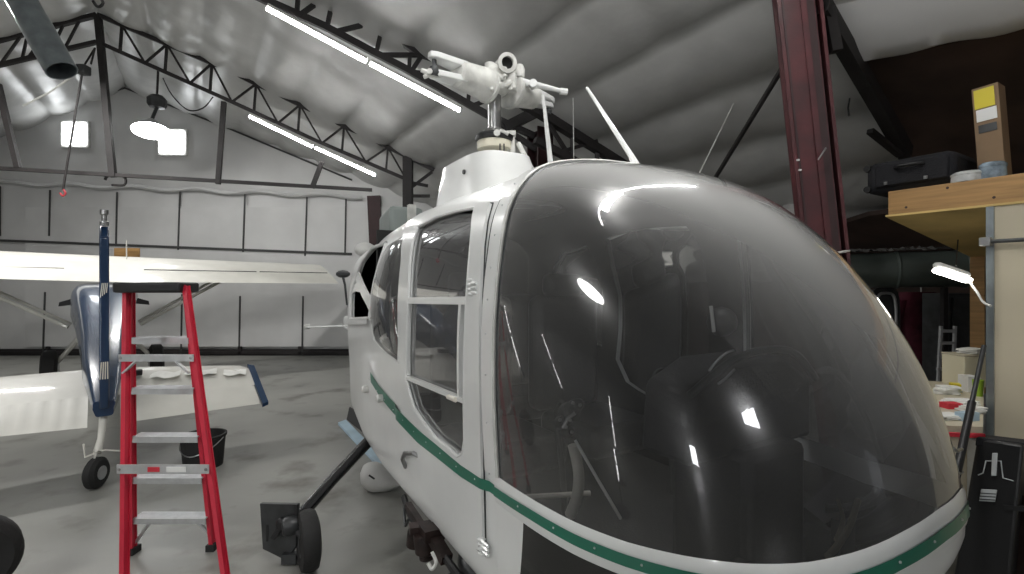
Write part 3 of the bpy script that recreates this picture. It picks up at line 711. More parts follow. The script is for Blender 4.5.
# cabin doors: a skin panel with its own window, hinges and handle
DO = outline([(494,203),(489,222),(486,247),(484,300),(484,400),(485,470),(487,556),(468,541),(440,508),(415,474),(404,444),(402.5,364),(404,260),(408,230),(420,220),(440,210),(470,203.5)])
for side in (1,-1):
    dr = patch(DO, side, .003, 40, 24)
    door = dr.build('cabin_door', M['white'], he)
    door.modifiers.new('thick','SOLIDIFY').thickness = .014; door.modifiers['thick'].offset = 1 if side == 1 else -1
    boolean(door, return_list[:2]); bake(door)
    trim(DO, side, .004, .003, 'door_seal', M['gunmetal'], door)
    trim(OF, side, .012, .008, 'window_frame', M['white'], door)
    patch(OF, side, -.006).build('window_pane', M['window'], door)
    if side == 1:
        def bar_px(u0,v0,u1,v1,r,nm='window_bar',mt=M['white'],o=.012,par=door):
            return MB().tube([hit(lerp(u0,u1,t/4),lerp(v0,v1,t/4),o) for t in range(5)], r, 6).build(nm, mt, par)
        bars = []
        def strip(px, w, o=.013):
            sg = [sz(u,v) for u,v in px]; pts = []
            for i in range(len(sg)-1):
                for t in range(5): pts.append((lerp(sg[i][0],sg[i+1][0],t/5), lerp(sg[i][2],sg[i+1][2],t/5)))
            pts.append((sg[-1][0],sg[-1][2])); return MB().tube([skin(s,z,1,o) for s,z in pts], w, 6)
        # straight bars across the opening
        def sbar(a, b, w, nm):
            A_, B_ = sz(*a), sz(*b); n = 8
            rows = []
            for i in range(n+1):
                s = lerp(A_[0],B_[0],i/n); z = lerp(A_[2],B_[2],i/n); rows.append((s,z))
            ds, dz = B_[0]-A_[0], B_[2]-A_[2]; L_ = sqrt(ds*ds+dz*dz); px_, pz_ = -dz/L_*w/2, ds/L_*w/2
            g = [[skin(s-px_,z-pz_,1,-.004), skin(s-px_,z-pz_,1,.016), skin(s+px_,z+pz_,1,.016), skin(s+px_,z+pz_,1,-.004)] for s,z in rows]
            MB().grid(g, closed=True).build(nm, M['white'], door, smooth=False)
        sbar((410,300.5),(470,300.5),.030,'window_bar'); sbar((463.5,303),(462,396),.020,'window_bar'); sbar((408.5,377),(468,401),.020,'window_bar')
        sbar((411,303),(409.5,375),.012,'window_bar')
        MB().tube([hit(453,396,.02),hit(461,399,.022)], .010, 8).build('window_latch', M['hose'], door)
        # handle
        h0, h1, h2 = hit(407,466,.004), hit(410,452,.03), hit(420,450,.03)
        MB().tube([hit(406,467,.003),hit(408,458,.028),hit(412,452,.036),hit(420,452,.032),hit(421,457,.003)], [.010,.011,.011,.011,.010], 8).build('door_handle', M['steel'], door)
        for (u,v) in ((476,288),(487,545)):
            hg = MB()
            for i in range(4):
                p = hit(u-1+i*.4, v-7+i*4.6, .018); hg.ball(p, .011, 10, (1.5,1.1,.7))
            for i in range(3):
                p = hit(u+2, v-4+i*4.6, .02); hg.tube([p+HB*.02,p-HB*.03], .006, 6)
            hg.build('hinge', M['white'], door)
# rear windows, blown outwards
for side in (1,-1):
    patch(OR, side, .004, 26, 12, .045).build('rear_window', M['window'], he)
    trim(OR, side, .006, .009, 'rear_window_frame', M['white'], he)
# engine bay arch
trim([OE[i] for i in range(len(OE))], 1, .004, .012, 'bay_frame', M['white'], he)
def strip_on(px, w, o, name, mt, par=None, n=6):
    sg = [sz(u,v) for u,v in px]; rows = []
    for i in range(len(sg)-1):
        for t in range(n): rows.append(tuple(lerp(sg[i][j],sg[i+1][j],t/n) for j in (0,2)))
    rows.append((sg[-1][0],sg[-1][2])); g = []
    for i,(s,z) in enumerate(rows):
        a = rows[max(0,i-1)]; c = rows[min(len(rows)-1,i+1)]; ds, dz = c[0]-a[0], c[1]-a[1]; L_ = sqrt(ds*ds+dz*dz) or 1
        px_, pz_ = -dz/L_*w/2, ds/L_*w/2
        g.append([skin(s-px_,z-pz_,1,o-.01), skin(s-px_,z-pz_,1,o), skin(s+px_,z+pz_,1,o), skin(s+px_,z+pz_,1,o-.01)])
    return MB().grid(g, closed=True).build(name, mt, par or he, smooth=False)
strip_on([(357,275),(362,288),(368,300),(372,309)], .075, .004, 'bay_bar', M['white'])
strip_on([(351,291),(356,287),(362,288)], .06, .003, 'bay_bar', M['white'])
MB().box(Hp(1.80,0,1.2), (1.16,.03,1.35), rz=radians(30)).build('firewall', M['nearblack'], he, smooth=False)
strip_on([(348,321.5),(372,321.5)], .03, .03, 'bay_sill', M['white'])
eng = MB().box(Hp(2.1,.0,1.15), (.5,.42,.5), rz=radians(30)).lathe(Hp(2.0,.2,1.4),[(.12,0),(.12,.3),(.05,.35)],HB)
for i in range(4): eng.box(Hp(1.98+.1*i,.33,1.12), (.16,.05,.22), rz=radians(30))
eng.build('engine', M['nearblack'], he, bevel=.01)

# frame around the bubble
def ringrow(s, out): 
    h = []
    for i,(l,z) in enumerate(sp):
        a = sp[max(0,i-1)]; c = sp[min(len(sp)-1,i+1)]; tx, tz = c[0]-a[0], c[1]-a[1]; q = sqrt(tx*tx+tz*tz) or 1
        nx, nz = tz/q, -tx/q
        h.append((l+nx*out, z+nz*out))
    h = [x for x in h if x[1] > .84]
    h[-1] = (0, h[-1][1])
    return [Hp(s,l,z) for l,z in h]+[Hp(s,-l,z) for l,z in h[-2::-1]]
MB().grid([ringrow(s,o) for s,o in ((-.022,.002),(-.022,.013),(.055,.013),(.055,.002))]).build('bubble_frame', M['white'], he)
MB().tube(ringrow(-.024,.006), .007, 6).build('bubble_seal', M['white2'], he)
MB().tube(ringrow(.075,.003), .004, 6).build('frame_gap', M['gunmetal'], he)
MB().tube(ringrow(-.034,-.004), .006, 6).build('inner_seal', M['gunmetal'], he)
rv = MB()
for r in (ringrow(.018,.014),):
    for i in range(0,len(r),3): rv.ball(r[i], .0038, 6)
rv.build('frame_rivets', M['alu'], he)

# bubble
BN0, BN1, BL, BP_, BQ = 2.45, 2.0, .975, 1.9, .6
RIM = [(0,.866),(10,.864),(20,.862),(30,.866),(40,.876),(50,.888),(60,.905),(70,.93),(80,.958),(90,.978),(100,.986),(110,.965),(120,.925),(150,.866),(180,.866)]
def rimz(th): return interp(math.degrees(th), [r[0] for r in RIM], [r[1] for r in RIM])
def Lz(z):
    t = max(0, min(1, (z-.87)/(ZT-.87))); return BL*max(0, 1-t**BP_)**BQ
def bub(th, z, out=0.0, scale=1.0):
    n = interp(z,[.87,1.7],[BN0,BN1]); c, s = cos(th), sin(th)
    l = lat_s(z)*math.copysign(abs(c)**(2/n), c); x = Lz(z)*abs(s)**(2/n)
    if out:
        q = sqrt(l*l+x*x) or 1; l += l/q*out; x += x/q*out
    return Hp(-x*scale, l*scale, z)
NT, NZ = 90, 60
def tw_(i): t = i/NT; return pi*(t - .35*sin(2*pi*t)/(2*pi))
rows = []
for k in range(NZ+1):
    g = k/NZ; g = 1-(1-g)**1.9
    rows.append([bub(tw_(i), lerp(rimz(tw_(i)), ZT-.0005, g)) for i in range(NT+1)])
MB().grid(rows).build('bubble', M['bubble'], he, angle=80)
# nose below the bubble: white band, stripe, chin windows
def low(th, z, out=0.0):                    # lower nose shell
    if z >= .87: return bub(th, z, out)
    t = (.87-z)/.47; n = 2.45; c, s = cos(th), sin(th)
    l = lat_s(max(z,.43))*math.copysign(abs(c)**(2/n), c); x = BL*(1-.10*t-.42*t**2.2)*abs(s)**(2/n)
    if out:
        q = sqrt(l*l+x*x) or 1; l += l/q*out; x += x/q*out
    return Hp(-x, l, z)
BH = .092
rows = [[low(tw_(i), rimz(tw_(i))+.004-BH*k/6-(.0 if k else 0), .006 if 0<k<6 else .002) for i in range(NT+1)] for k in range(7)]
MB().grid(rows).build('nose_band', M['white'], he)
ch0, ch1 = radians(7), radians(62)
def in_chin(a): return ch0 < a < ch1 or ch0 < pi-a < ch1
def lowrows(a0, a1, n, out, z1=.45):
    return [[low(lerp(a0,a1,i/n), lerp(rimz(lerp(a0,a1,i/n))-BH+.006, z1, k/14), out) for i in range(n+1)] for k in range(15)]
for a0, a1, nm, mt_ in ((0,ch0,'nose_panel','white'),(ch0,ch1,'chin_window','chin'),(ch1,pi-ch1,'nose_panel','white'),(pi-ch1,pi-ch0,'chin_window','chin'),(pi-ch0,pi,'nose_panel','white')):
    MB().grid(lowrows(a0,a1,24,0)).build(nm, M[mt_], he)
bot = [low(tw_(i), .45) for i in range(NT+1)]
MB().add(bot, [tuple(range(len(bot)))]).build('nose_floor', M['white2'], he, smooth=False)
# green stripe: along the side, then round the nose
SPX = [(371,377),(380,391),(390,403),(404,418),(422,436),(440,450),(465,470),(488,484.5)]
ss = [sz(u,v) for u,v in SPX]; g = []
for i in range(41):
    s = lerp(0, ss[0][0], i/40); z = interp(s, [q[0] for q in ss[::-1]], [q[2] for q in ss[::-1]])
    g.append([skin(s, z-.033, 1, .0055), skin(s, z+.033, 1, .0055)])
z_side = [(lerp(0, ss[0][0], i/40), interp(lerp(0, ss[0][0], i/40), [q[0] for q in ss[::-1]], [q[2] for q in ss[::-1]])) for i in range(41)]
for sd in (1,-1):
    # wraps over the door panel thickness
    def so_(s): return .019 if min(p[0] for p in DO) < s < max(p[0] for p in DO) else .0035
    MB().grid([[skin(s, z-.032*min(1,.55+s*.6), sd, so_(s)), skin(s, z+.032*min(1,.55+s*.6), sd, so_(s))] for s, z in z_side]).build('stripe', M['green'], he)
z0s = z_side[0][1]
def stz(th):
    b_ = rimz(th)-.042-.008*min(1, max(0, (th-radians(30))/radians(40))); k_ = min(th, pi-th)/radians(9)
    return b_ if k_ > 1 else lerp(z0s, b_, k_)
MB().grid([[low(tw_(i), stz(tw_(i))-.016, .009), low(tw_(i), stz(tw_(i))+.016, .009)] for i in range(NT+1)]).build('stripe', M['green'], he)
rv = MB()
for th in [radians(d) for d in range(6,178,9)]: rv.ball(low(th, stz(th)+.002, .009), .0036, 6)
for i in range(3,40,4): rv.ball(skin(z_side[i][0], z_side[i][1]+.004, 1, .019), .0036, 6)
rv.build('stripe_screws', M['alu'], he)
MB().slab([low(radians(77),.862,.009),low(radians(81),.862,.009),low(radians(81),.80,.009),low(radians(77),.80,.009)], V((0,-.002,0))).build('black_marking', M['black'], he, smooth=False)

# cowling on the roof
rows = []
for k in range(13):
    t = k/12; z = lerp(1.93, 2.30, t); row = []
    sf = lerp(.72, 1.06, t**.8)+(.03*(t>.95)); sr = lerp(1.80, 1.76, t); wd = lerp(.27, .19, t)
    if k == 12: sf += .02; sr -= .03; wd -= .03; z -= .0
    if k == 11: z = 2.285
    for j in range(36):
        a_ = 2*pi*j/36; c, s = cos(a_), sin(a_); e = .55
        row.append(Hp((sf+sr)/2+(sr-sf)/2*math.copysign(abs(c)**e,c), wd*math.copysign(abs(s)**e,s), z))
    rows.append(row)
MB().grid(rows, closed=True).add(rows[-1], [tuple(range(36))]).build('mast_cowling', M['white'], he)
MB().ball(V(hit(470,179)), .0, 6) if False else None
def cowl_pt(u, v): return on_plane(u, v, Hp(1.2,.215,0), HN)
MB().lathe(cowl_pt(465,172)+HN*.012, [(0,0),(.014,.0),(.014,-.01),(0,-.01)], HN, 10).build('vent_hole', M['black'], he)
rail_ = [hit(u,v,.012) for u,v in ((445,200),(462,191),(480,183),(500,175),(520,168.5),(534,165))]
MB().tube(smoothpath(rail_), .011, 8).build('drip_rail', M['white2'], he)
MB().slab([Hp(2.12,.14,1.80),Hp(2.12,.40,1.80),Hp(2.50,.38,1.76),Hp(2.50,.14,1.78)], V((0,0,.30))).build('air_intake', mat('pale green grey paint',(.22,.25,.24),.6), he, bevel=.03)
MB().ball(Hp(2.60,.46,1.80), .085, 14, (1,1.2,.7)).build('rear_dome', M['pillow'], he)
MB().tube([P(342,273,3.9),P(345,285,3.85),P(347,305,3.8)], [.012,.010,.008], 6).ball(P(343,274,3.9), .045, 10, (1.3,1,.7)).build('position_light', M['gunmetal'], he)
MB().box(Hp(1.93,.30,2.0), (.05,.05,.16), rz=radians(30)).build('roof_bracket', M['white2'], he, smooth=False)

# rotor mast and head (blades off)
def Rp(u, v, dy=0.0): return P(u, v, 3.09+dy)
mz = Hp(1.25,0,0); mx_, my_ = mz.x, mz.y
def mp(z): return V((mx_, my_, z))
def vz(v): return 1.5-(v-287)/FPX*my_
ro = MB().lathe(mp(vz(150)), [(.105,0),(.108,.045),(.095,.065)], n=28).build('mast_collar', M['cream'], he)
MB().lathe(mp(vz(143)), [(.10,0),(.118,.012),(.120,.035),(.10,.05)], n=28).build('swashplate', M['black'], he)
MB().lathe(mp(vz(136)), [(.085,0),(.07,.03),(.05,.04)], n=24).build('swashplate_bearing', M['steel'], he)
MB().tube([mp(vz(138)), mp(vz(86))], .042, 20).build('mast', M['steel'], he)
lk = MB().tube([Rp(494,137,-.09),Rp(501,131,-.10),Rp(508,134,-.08)], .014, 8).lathe(Rp(497,133,-.11), [(.02,-.01),(.02,.03)], (0,1,0), 12)
lk.bar(Rp(512,133),Rp(513,153),.035,.03).bar(Rp(508,136),Rp(509,151),.02,.02).box(Rp(511,134),(.06,.05,.03))
lk.build('control_levers', M['white2'], he, bevel=.003)
MB().tube([Rp(518,143,-.05),Rp(527,160,-.05)], .016, 8).build('control_rod', M['white2'], he)
cs_ = MB()
for u in (500,504): cs_.box(Rp(u,148,-.1),(.008,.01,.05))
cs_.build('collar_slots', M['black'], he, smooth=False)
def blend_arm(a, b, r0, r1, n=20):
    return MB().tube([a.lerp(b, t) for t in (0,.06,.3,.7,.94,1)], [r0*.85,r0,lerp(r0,r1,.25),lerp(r0,r1,.75),r1,r1*.8], n)
hub = MB().lathe(mp(vz(96)), [(.055,0),(.10,.03),(.11,.07),(.10,.13),(.075,.165),(.05,.18)], n=24)
hub.box(mp(vz(83)), (.20,.16,.10), .5)
hub.build('hub', M['white2'], he, bevel=.012)
A0, A1 = Rp(489,86,-.03), Rp(456,73,-.20)
arm = blend_arm(A0, A1, .098, .078).build('blade_arm', M['white2'], he)
MB().lathe(A0.lerp(A1,-.06), [(.09,0),(.106,.01),(.106,.03),(.09,.04)], (A1-A0).normalized(), 24).build('clamp_ring', M['white2'], arm)
def fork(c0, tips, w, par):
    for t in tips: 
        mb = MB(); pts = [V(c0[0]), V(c0[0]).lerp(V(t),.5), V(t)]
        d = (V(t)-V(c0[0])).normalized(); side = d.cross(V((0,0,1))).normalized()*w
        up = side.cross(d).normalized()*.018
        poly = [V(c0[0])+side, V(t)+side*.62-d*.02, V(t)+side*.3+d*.012, V(t)-side*.3+d*.012, V(t)-side*.62-d*.02, V(c0[0])-side]
        mb.slab([p-up for p in poly], up*2).build('fork', M['white'], par, bevel=.006)
up_ = V((0,0,.062))
fork([Rp(463,70,-.17)+V((0,0,.012))], [Rp(431,55,-.30)], .06, arm); fork([Rp(463,82,-.17)], [Rp(430,73,-.30)], .06, arm)
MB().tube([Rp(434,56,-.285), Rp(435,77,-.285)], .013, 10).lathe(Rp(434,71,-.30), [(.026,-.03),(.032,-.01),(.026,.02)], (0,0,1), 12).build('fork_pin', M['gunmetal'], arm)
MB().tube([Rp(421,70,-.32), Rp(433,75,-.30), Rp(446,76,-.27)], [.012,.02,.006], 8).tube([Rp(424,77,-.32), Rp(434,73,-.30)], .012, 8).lathe(Rp(430,72,-.32),[(.016,-.015),(.016,.03)],(0,1,0),10).build('blade_lug', M['white2'], arm)
B0, B1 = Rp(510,90,.06), Rp(535,98,.22)
arm2 = blend_arm(B0, B1, .098, .075).build('blade_arm', M['white2'], he)
MB().lathe(B0, [(.095,-.02),(.115,-.01),(.115,.02),(.095,.03)], (B1-B0).normalized(), 24).build('clamp_ring', M['white2'], arm2)
fork([Rp(528,90,.18)], [Rp(552,101,.34)], .05, arm2); fork([Rp(526,101,.18)], [Rp(551,106.5,.34)], .05, arm2)
MB().tube([Rp(548,98,.32), Rp(548,110,.32)], .016, 10).lathe(Rp(548,111,.32), [(.02,-.02),(.028,.0),(.02,.02)], (0,0,1), 12).build('fork_pin', M['gunmetal'], arm2)
MB().tube([Rp(519,81,.0), Rp(545,87,.05), Rp(563,91.5,.08)], [.022,.018,.013], 10).tube([Rp(560,91,.08),Rp(567,92,.09)], .022, 8).lathe(Rp(533,84,.0), [(.025,-.02),(.025,.03)], (0,1,0), 12).build('pitch_horn', M['white'], arm2)
C0_, C1_ = mp(vz(80))+V((.03,.05,.02)), Rp(507.5,63,-.12)
arm3 = MB().tube([mp(vz(82))+V((.02,.08,0)), Rp(503,67,.0), Rp(507,63,-.10)], [.07,.056,.052], 18, cap=False).build('blade_socket', M['white2'], he)
dv = (Rp(507,63,-.10)-Rp(503,67,.0)).normalized()
MB().lathe(Rp(507,63,-.10), [(.052,-.02),(.058,.0),(.058,.015),(.036,.018),(.036,-.05),(0,-.052)], dv, 24).build('socket_rim', M['white2'], arm3)
MB().lathe(Rp(507,63,-.10), [(0,-.01),(.036,-.01),(.036,-.012)], dv, 20).build('socket_hole', M['nearblack'], arm3)
dm = MB().tube([Rp(490,70,-.08), Rp(497,75,-.10), Rp(504,79,-.10)], .013, 8).tube([Rp(492,66,-.06), Rp(506,70,-.09)], .018, 8)
dm.lathe(Rp(519.5,73,.0), [(0,-.04),(.03,-.03),(.034,.02),(.022,.05),(0,.055)], (0,0,1), 14).lathe(Rp(490,67,-.05), [(.03,-.03),(.034,.02),(.0,.03)], (0,0,1), 12).tube([Rp(495,83,-.09),Rp(503,86,-.1),Rp(511,82,-.08)], .02, 8)
dm.box(Rp(489,80,-.09), (.05,.05,.12), .4).box(Rp(512,82,-.06), (.05,.05,.11), -.3)
for u, v in ((487,77),(492,90),(505,77),(514,88)): dm.lathe(Rp(u,v,-.12), [(.012,0),(.012,.03)], (0,-1,0), 6)
dm.build('damper', M['white2'], he, bevel=.004)
# antennas on the roof
ab = hit(632,165.5) if False else Hp(.02,.03,1.975)
MB().tube([Hp(.0,.02,1.975), Hp(.03,.02,2.03), P(587,88,2.31)], [.02,.012,.007], 8).build('whip_antenna', M['white'], he)
MB().tube([P(551,166,1.84), P(543,95,1.90)], [.010,.006], 8).build('whip_antenna', M['white'], he)

# landing gear
for sd in (1,-1):
    hubp = Hp(1.44, sd*1.13, .217)
    mb = MB().tube([Hp(2.12, sd*.42, .52), Hp(2.07, sd*.50,.475), Hp(1.7,sd*.88,.325), hubp], [.040,.040,.036,.034], 14)
    g_ = mb.build('gear_strut', M['strut'], he)
    ax_ = HN*sd
    wc = Hp(1.36, sd*1.06, .155)
    w_ = MB().lathe(wc-ax_*.05, [(.07,.01),(.11,0),(.145,.012),(.155,.035),(.155,.07),(.145,.092),(.11,.10),(.07,.09)], ax_, 36).build('wheel', M['rubber'], he)
    MB().lathe(wc-ax_*.05, [(0,.02),(.05,.02),(.072,.005),(.078,.005),(.078,.095),(.072,.095),(.05,.08),(0,.08)], ax_, 24).build('wheel_hub', M['gunmetal'], w_)
    MB().tube([hubp, wc], .022, 10).lathe(hubp, [(.04,-.05),(.05,-.03),(.05,.03),(.04,.05)], ax_, 16).build('axle', M['gunmetal'], he)
pc = [P(259,500,2.92),P(304,496,2.80),P(299,545,2.76),P(289,565,2.70),P(262,553,2.82)]
pc = [Fl(262,552.5)+V((0,0,.30)), V((0,0,0)), 0, Fl(290,566), Fl(262,552.5)]
q0, q1 = Fl(261,552.5,.03), Fl(290,563,.005); dd_ = (q1-q0); dd_.z = 0; dd_.normalize()
def pq(t, z): p = q0+dd_*t; return V((p.x,p.y,z))
plate = [pq(-.01,.30), pq(.245,.33), pq(.235,.10), pq(.17,.012), pq(.01,.05)]
pn = V((dd_.y,-dd_.x,0))
gp = MB().slab(plate, -pn*.022).build('gear_plate', M['gunmetal'], he, bevel=.004, smooth=False)
MB().bar(pq(.15,.21)+pn*.01, pq(.11,.14)+pn*.03, .03,.03).lathe(pq(.155,.215)+pn*.005,[(.035,-.01),(.035,.02),(.02,.03),(0,.03)],pn,14).build('plate_bracket', M['black'], gp, bevel=.004)
MB().bar(pq(.045,.10)+pn*.002, pq(.045,.19)+pn*.002, .012,.006).build('plate_lettering', M['black'], gp, smooth=False)
MB().bar(pq(.20,.0)+V((0,0,.01)), pq(.20,.06)+V((0,0,.0)), .08,.05).build('plate_foot', M['gunmetal'], gp, smooth=False)
# tail
for sd in (1,-1):
    foil([(Hp(4.45,sd*.05,1.05),Hp(4.75,sd*.05,1.03),.022),(Hp(4.45,sd*.64,1.05),Hp(4.72,sd*.64,1.03),.018)]).build('stabilizer', M['white'], he)
MB().tube([Hp(4.6,.60,1.05),Hp(4.6,.66,1.05)], .03, 8).build('stabilizer_tip', M['white2'], he)
# belly clutter: exhaust, hoses
MB().tube(smoothpath([Hp(.75,.40,.36),Hp(.55,.50,.32),Hp(.42,.56,.33),Hp(.30,.55,.30)]), .045, 14).build('exhaust_pipe', M['gunmetal'], he)
ot = mat('oily dark steel',(.03,.018,.016),.45,.3,var=.4,vscale=18)
MB().lathe(P(424,532,2.22), [(.0,0),(.045,.0),(.05,.01),(.05,.085),(.035,.10),(.035,.12),(0,.125)], (.1,.1,-1), 16, ot).lathe(P(415,531,2.27), [(0,0),(.034,0),(.036,.07),(.02,.085),(0,.085)], (-.1,.2,-1), 14, ot).box(P(432,532,2.2),(.09,.08,.05),.5,ot).box(P(424,527,2.25),(.13,.06,.03),.3,ot).bar(P(408,505,2.45),P(424,530,2.25),.03,.03,mt=ot).bar(P(432,535,2.2),P(447,560,2.08),.05,.04,mt=ot).build('oil_filter', ot, he)
MB().tube(smoothpath([P(432,552,2.05),P(436,562,2.03),P(432,569,2.02),P(428,563,2.03)]), .008, 6).build('drain_hose', M['white2'], he)
MB().tube(smoothpath([P(404,497,2.75),P(409,512,2.6),P(416,524,2.45),P(427,535,2.3),P(440,550,2.15),P(452,567,2.02),P(462,580,1.95)]), .017, 8).build('belly_pipe', M['black'], he)
MB().tube(smoothpath([P(404,505,2.6),P(405,525,2.55),P(408,520,2.5)]), .008, 6).build('drain_pipe', M['gunmetal'], he)
for a_, c_ in ((Hp(.9,.3,.38),Hp(.3,.45,.38)),(Hp(1.6,.35,.40),Hp(.9,.40,.38))): MB().bar(a_, c_, .10, .10).build('belly_frame', M['black'], he, smooth=False)
MB().box(P(462,592,2.0), (.14,.16,.10), .5).build('belly_box', M['black'], he, bevel=.02)
for u,v in ((383,398),(368,389)):
    MB().lathe(hit(u,v,.0), [(.022,0),(.024,.03),(.016,.04),(0,.04)], HN, 12).build('fuel_vent', M['white2'], he)

# cabin inside
def Hbox(s, l, z, ds, dl, dz): return MB().box(Hp(s,l,z), (dl,ds,dz), rz=radians(30))
Hbox(.45,0,.55,2.6,1.10,.04).build('cabin_floor', M['dark'], he, smooth=False)
for l in (.30,-.30):
    st_ = Hbox(.62,l,.74,.50,.46,.16).build('seat', M['leather'], he, bevel=.05)
    Hbox(.94,l,1.12,.13,.46,.66).build('seat_back', M['leather'], he, bevel=.05)
    Hbox(.95,l,1.51,.10,.26,.14).build('head_rest', M['leather'], he, bevel=.04)
    Hbox(1.35,l,.74,.40,.46,.16).build('seat', M['leather'], he, bevel=.05)
    Hbox(1.66,l,1.12,.13,.46,.66).build('seat_back', M['leather'], he, bevel=.05)
    MB().tube(smoothpath([Hp(.1,l,.57),Hp(.12,l,.80),Hp(.16,l,.98),Hp(.12,l,1.05)]), .013, 8).build('cyclic_stick', M['gunmetal'], he)
ip = Hbox(-.42,-.02,.78,.30,.30,.46).build('console', M['dark'], he, bevel=.03)
MB().slab([Hp(-.30,.30,.98),Hp(-.30,.28,1.20),Hp(-.30,.12,1.27),Hp(-.30,-.16,1.27),Hp(-.30,-.32,1.18),Hp(-.30,-.32,.98)], HB*-.20).build('instrument_panel', M['dark'], he, bevel=.02)
MB().tube(smoothpath([Hp(-.50,.30,1.19),Hp(-.52,.1,1.29),Hp(-.52,-.16,1.29),Hp(-.50,-.34,1.18)]), .012, 8).build('glare_shield', M['gunmetal'], he)
dl_ = MB()
for l in (-.2,-.07,.06,.19):
    for z in (1.05,1.18): dl_.lathe(Hp(-.30,l,z), [(.052,0),(.052,.012),(.044,.014),(0,.012)], HB, 16)
dl_.build('dials', M['gunmetal'], he)
MB().tube([P(711,306,1.62),P(714,332,1.62)], .006, 6).build('compass_post', M['white2'], he)
MB().ball(P(722,322,1.66), .05, 12).build('compass', M['black'], he)
for pts in ([(709,371),(716,362),(726,353),(734,350)],[(718,384),(726,378),(735,369)]):
    MB().tube(smoothpath([P(u,v,1.36) for u,v in pts]), .0035, 6).build('panel_edge', M['steel'], he)
MB().tube(smoothpath([P(573,445,1.58),P(577,462,1.58),P(579,480,1.58),P(576,500,1.60),P(570,515,1.62)]), .018, 12).build('defog_hose', M['hose'], he)
df = MB()
for u,v,r in ((570,412,.032),(563,422,.022),(576,405,.02),(567,432,.018)): df.lathe(P(u,v,1.58), [(r,-.02),(r,.02),(r*.6,.03),(0,.03)], (.3,-.8,.3), 14)
df.build('defog_fan', M['gunmetal'], he)
df = MB()
for u,v in ((560,420),(566,427),(570,420),(573,403),(580,405),(572,432)): df.ball(P(u,v,1.54), .006, 8)
df.tube([P(563,428,1.54),P(568,418,1.54),P(575,413,1.54)], .006, 6).build('fan_fittings', M['steel'], he)
MB().tube([P(575,440,1.54),P(598,480,1.50),P(621,519,1.46)], .005, 6).build('streak_rod', M['white'], he)  # thin white rod built in place of a reflected light streak
MB().tube([P(524,497,1.66),P(560,495,1.66),P(590,493,1.68)], .009, 8).build('floor_rail', M['hose'], he)
MB().tube(smoothpath([P(858,500,1.75),P(850,525,1.65),P(838,545,1.5),P(828,556,1.4)]), .010, 8).build('seat_belt', M['belt'], he)
MB().tube(smoothpath([P(838,500,1.8),P(843,520,1.7),P(836,540,1.6)]), .007, 8).build('seat_belt', M['belt'], he)
for l in (.12,-.12,.42,-.42): MB().box(Hp(-.55,l,.64), (.10,.03,.12), rz=radians(30)).build('pedal', M['gunmetal'], he, smooth=False)
for c in cutters: bpy.data.objects.remove(c, do_unlink=True)
# ------------------------------------------------------------------ right hand side: loft, bench and clutter
LR = V((.525,-.851,0)).normalized(); LB = V((.851,.525,0)).normalized(); L0 = P(888,217,3.3)
def Lf(s, d, z): q = L0+LR*s+LB*d; return V((q.x, q.y, z))
zb = L0.z
lo = thing('storage_loft', L0, 'yellow pine edged plywood storage loft at right', 'shelf')
MB().slab([Lf(0,0,zb+.012),Lf(2.2,0,zb+.012),Lf(2.2,.045,zb+.012),Lf(0,.045,zb+.012)], (0,0,.155)).build('front_beam', M['wood'], lo, bevel=.004, smooth=False)
MB().slab([Lf(-.0,.045,zb+.014),Lf(.04,.045,zb+.014),Lf(.04,1.5,zb+.014),Lf(-.0,1.5,zb+.014)], (0,0,.15)).build('side_beam', M['wood'], lo, smooth=False)
MB().slab([Lf(-.01,-.01,zb),Lf(2.2,-.01,zb),P(990,266,4.3)+LR*2.2,P(990,266,4.3)], (0,0,.013)).build('plywood_underside', M['ply'], lo, smooth=False)
MB().slab([Lf(0,.05,zb+.15),Lf(2.2,.05,zb+.15),Lf(2.2,1.5,zb+.15),Lf(0,1.5,zb+.15)], (0,0,.017)).build('deck', M['ply'], lo, smooth=False)
MB().slab([Lf(0,1.46,0),Lf(.09,1.46,0),Lf(.09,1.55,0),Lf(0,1.55,0)], (0,0,zb)).build('post', M['wood'], lo, smooth=False)
kt = MB()
for s in (.1,.31,.52): kt.lathe(Lf(s,-.001,zb+.05+.09*(s==.31)), [(.008,0),(0,.001)], LB*-1, 10)
kt.build('knot', M['brown'], lo)
top = zb+.167
bpn = thing('panel_wall', Lf(1.2,.02,0), 'beige sheet partition with grey metal edge under the loft', 'partition')
s0 = .50
MB().slab([Lf(s0,.0,0.0),Lf(2.2,.0,0.0),Lf(2.2,.03,0.0),Lf(s0,.03,0.0)], (0,0,zb-.001)).build('sheet', M['beige'], bpn, smooth=False)
MB().slab([Lf(s0-.012,-.012,0),Lf(s0+.022,-.012,0),Lf(s0+.022,.04,0),Lf(s0-.012,.04,0)], (0,0,zb-.002)).build('metal_edge', M['galv'], bpn, smooth=False)
za = on_plane(1000,241,Lf(s0,-.04,0),LB).z
MB().tube([Lf(s0-.02,-.04,za), Lf(2.1,-.04,za)], .012, 10).build('rail_rod', M['gunmetal'], bpn)
MB().box(Lf(s0-.005,-.04,za), (.05,.05,.05), atan2(LR.y,LR.x)).build('rod_bracket', M['steel'], bpn, bevel=.005)
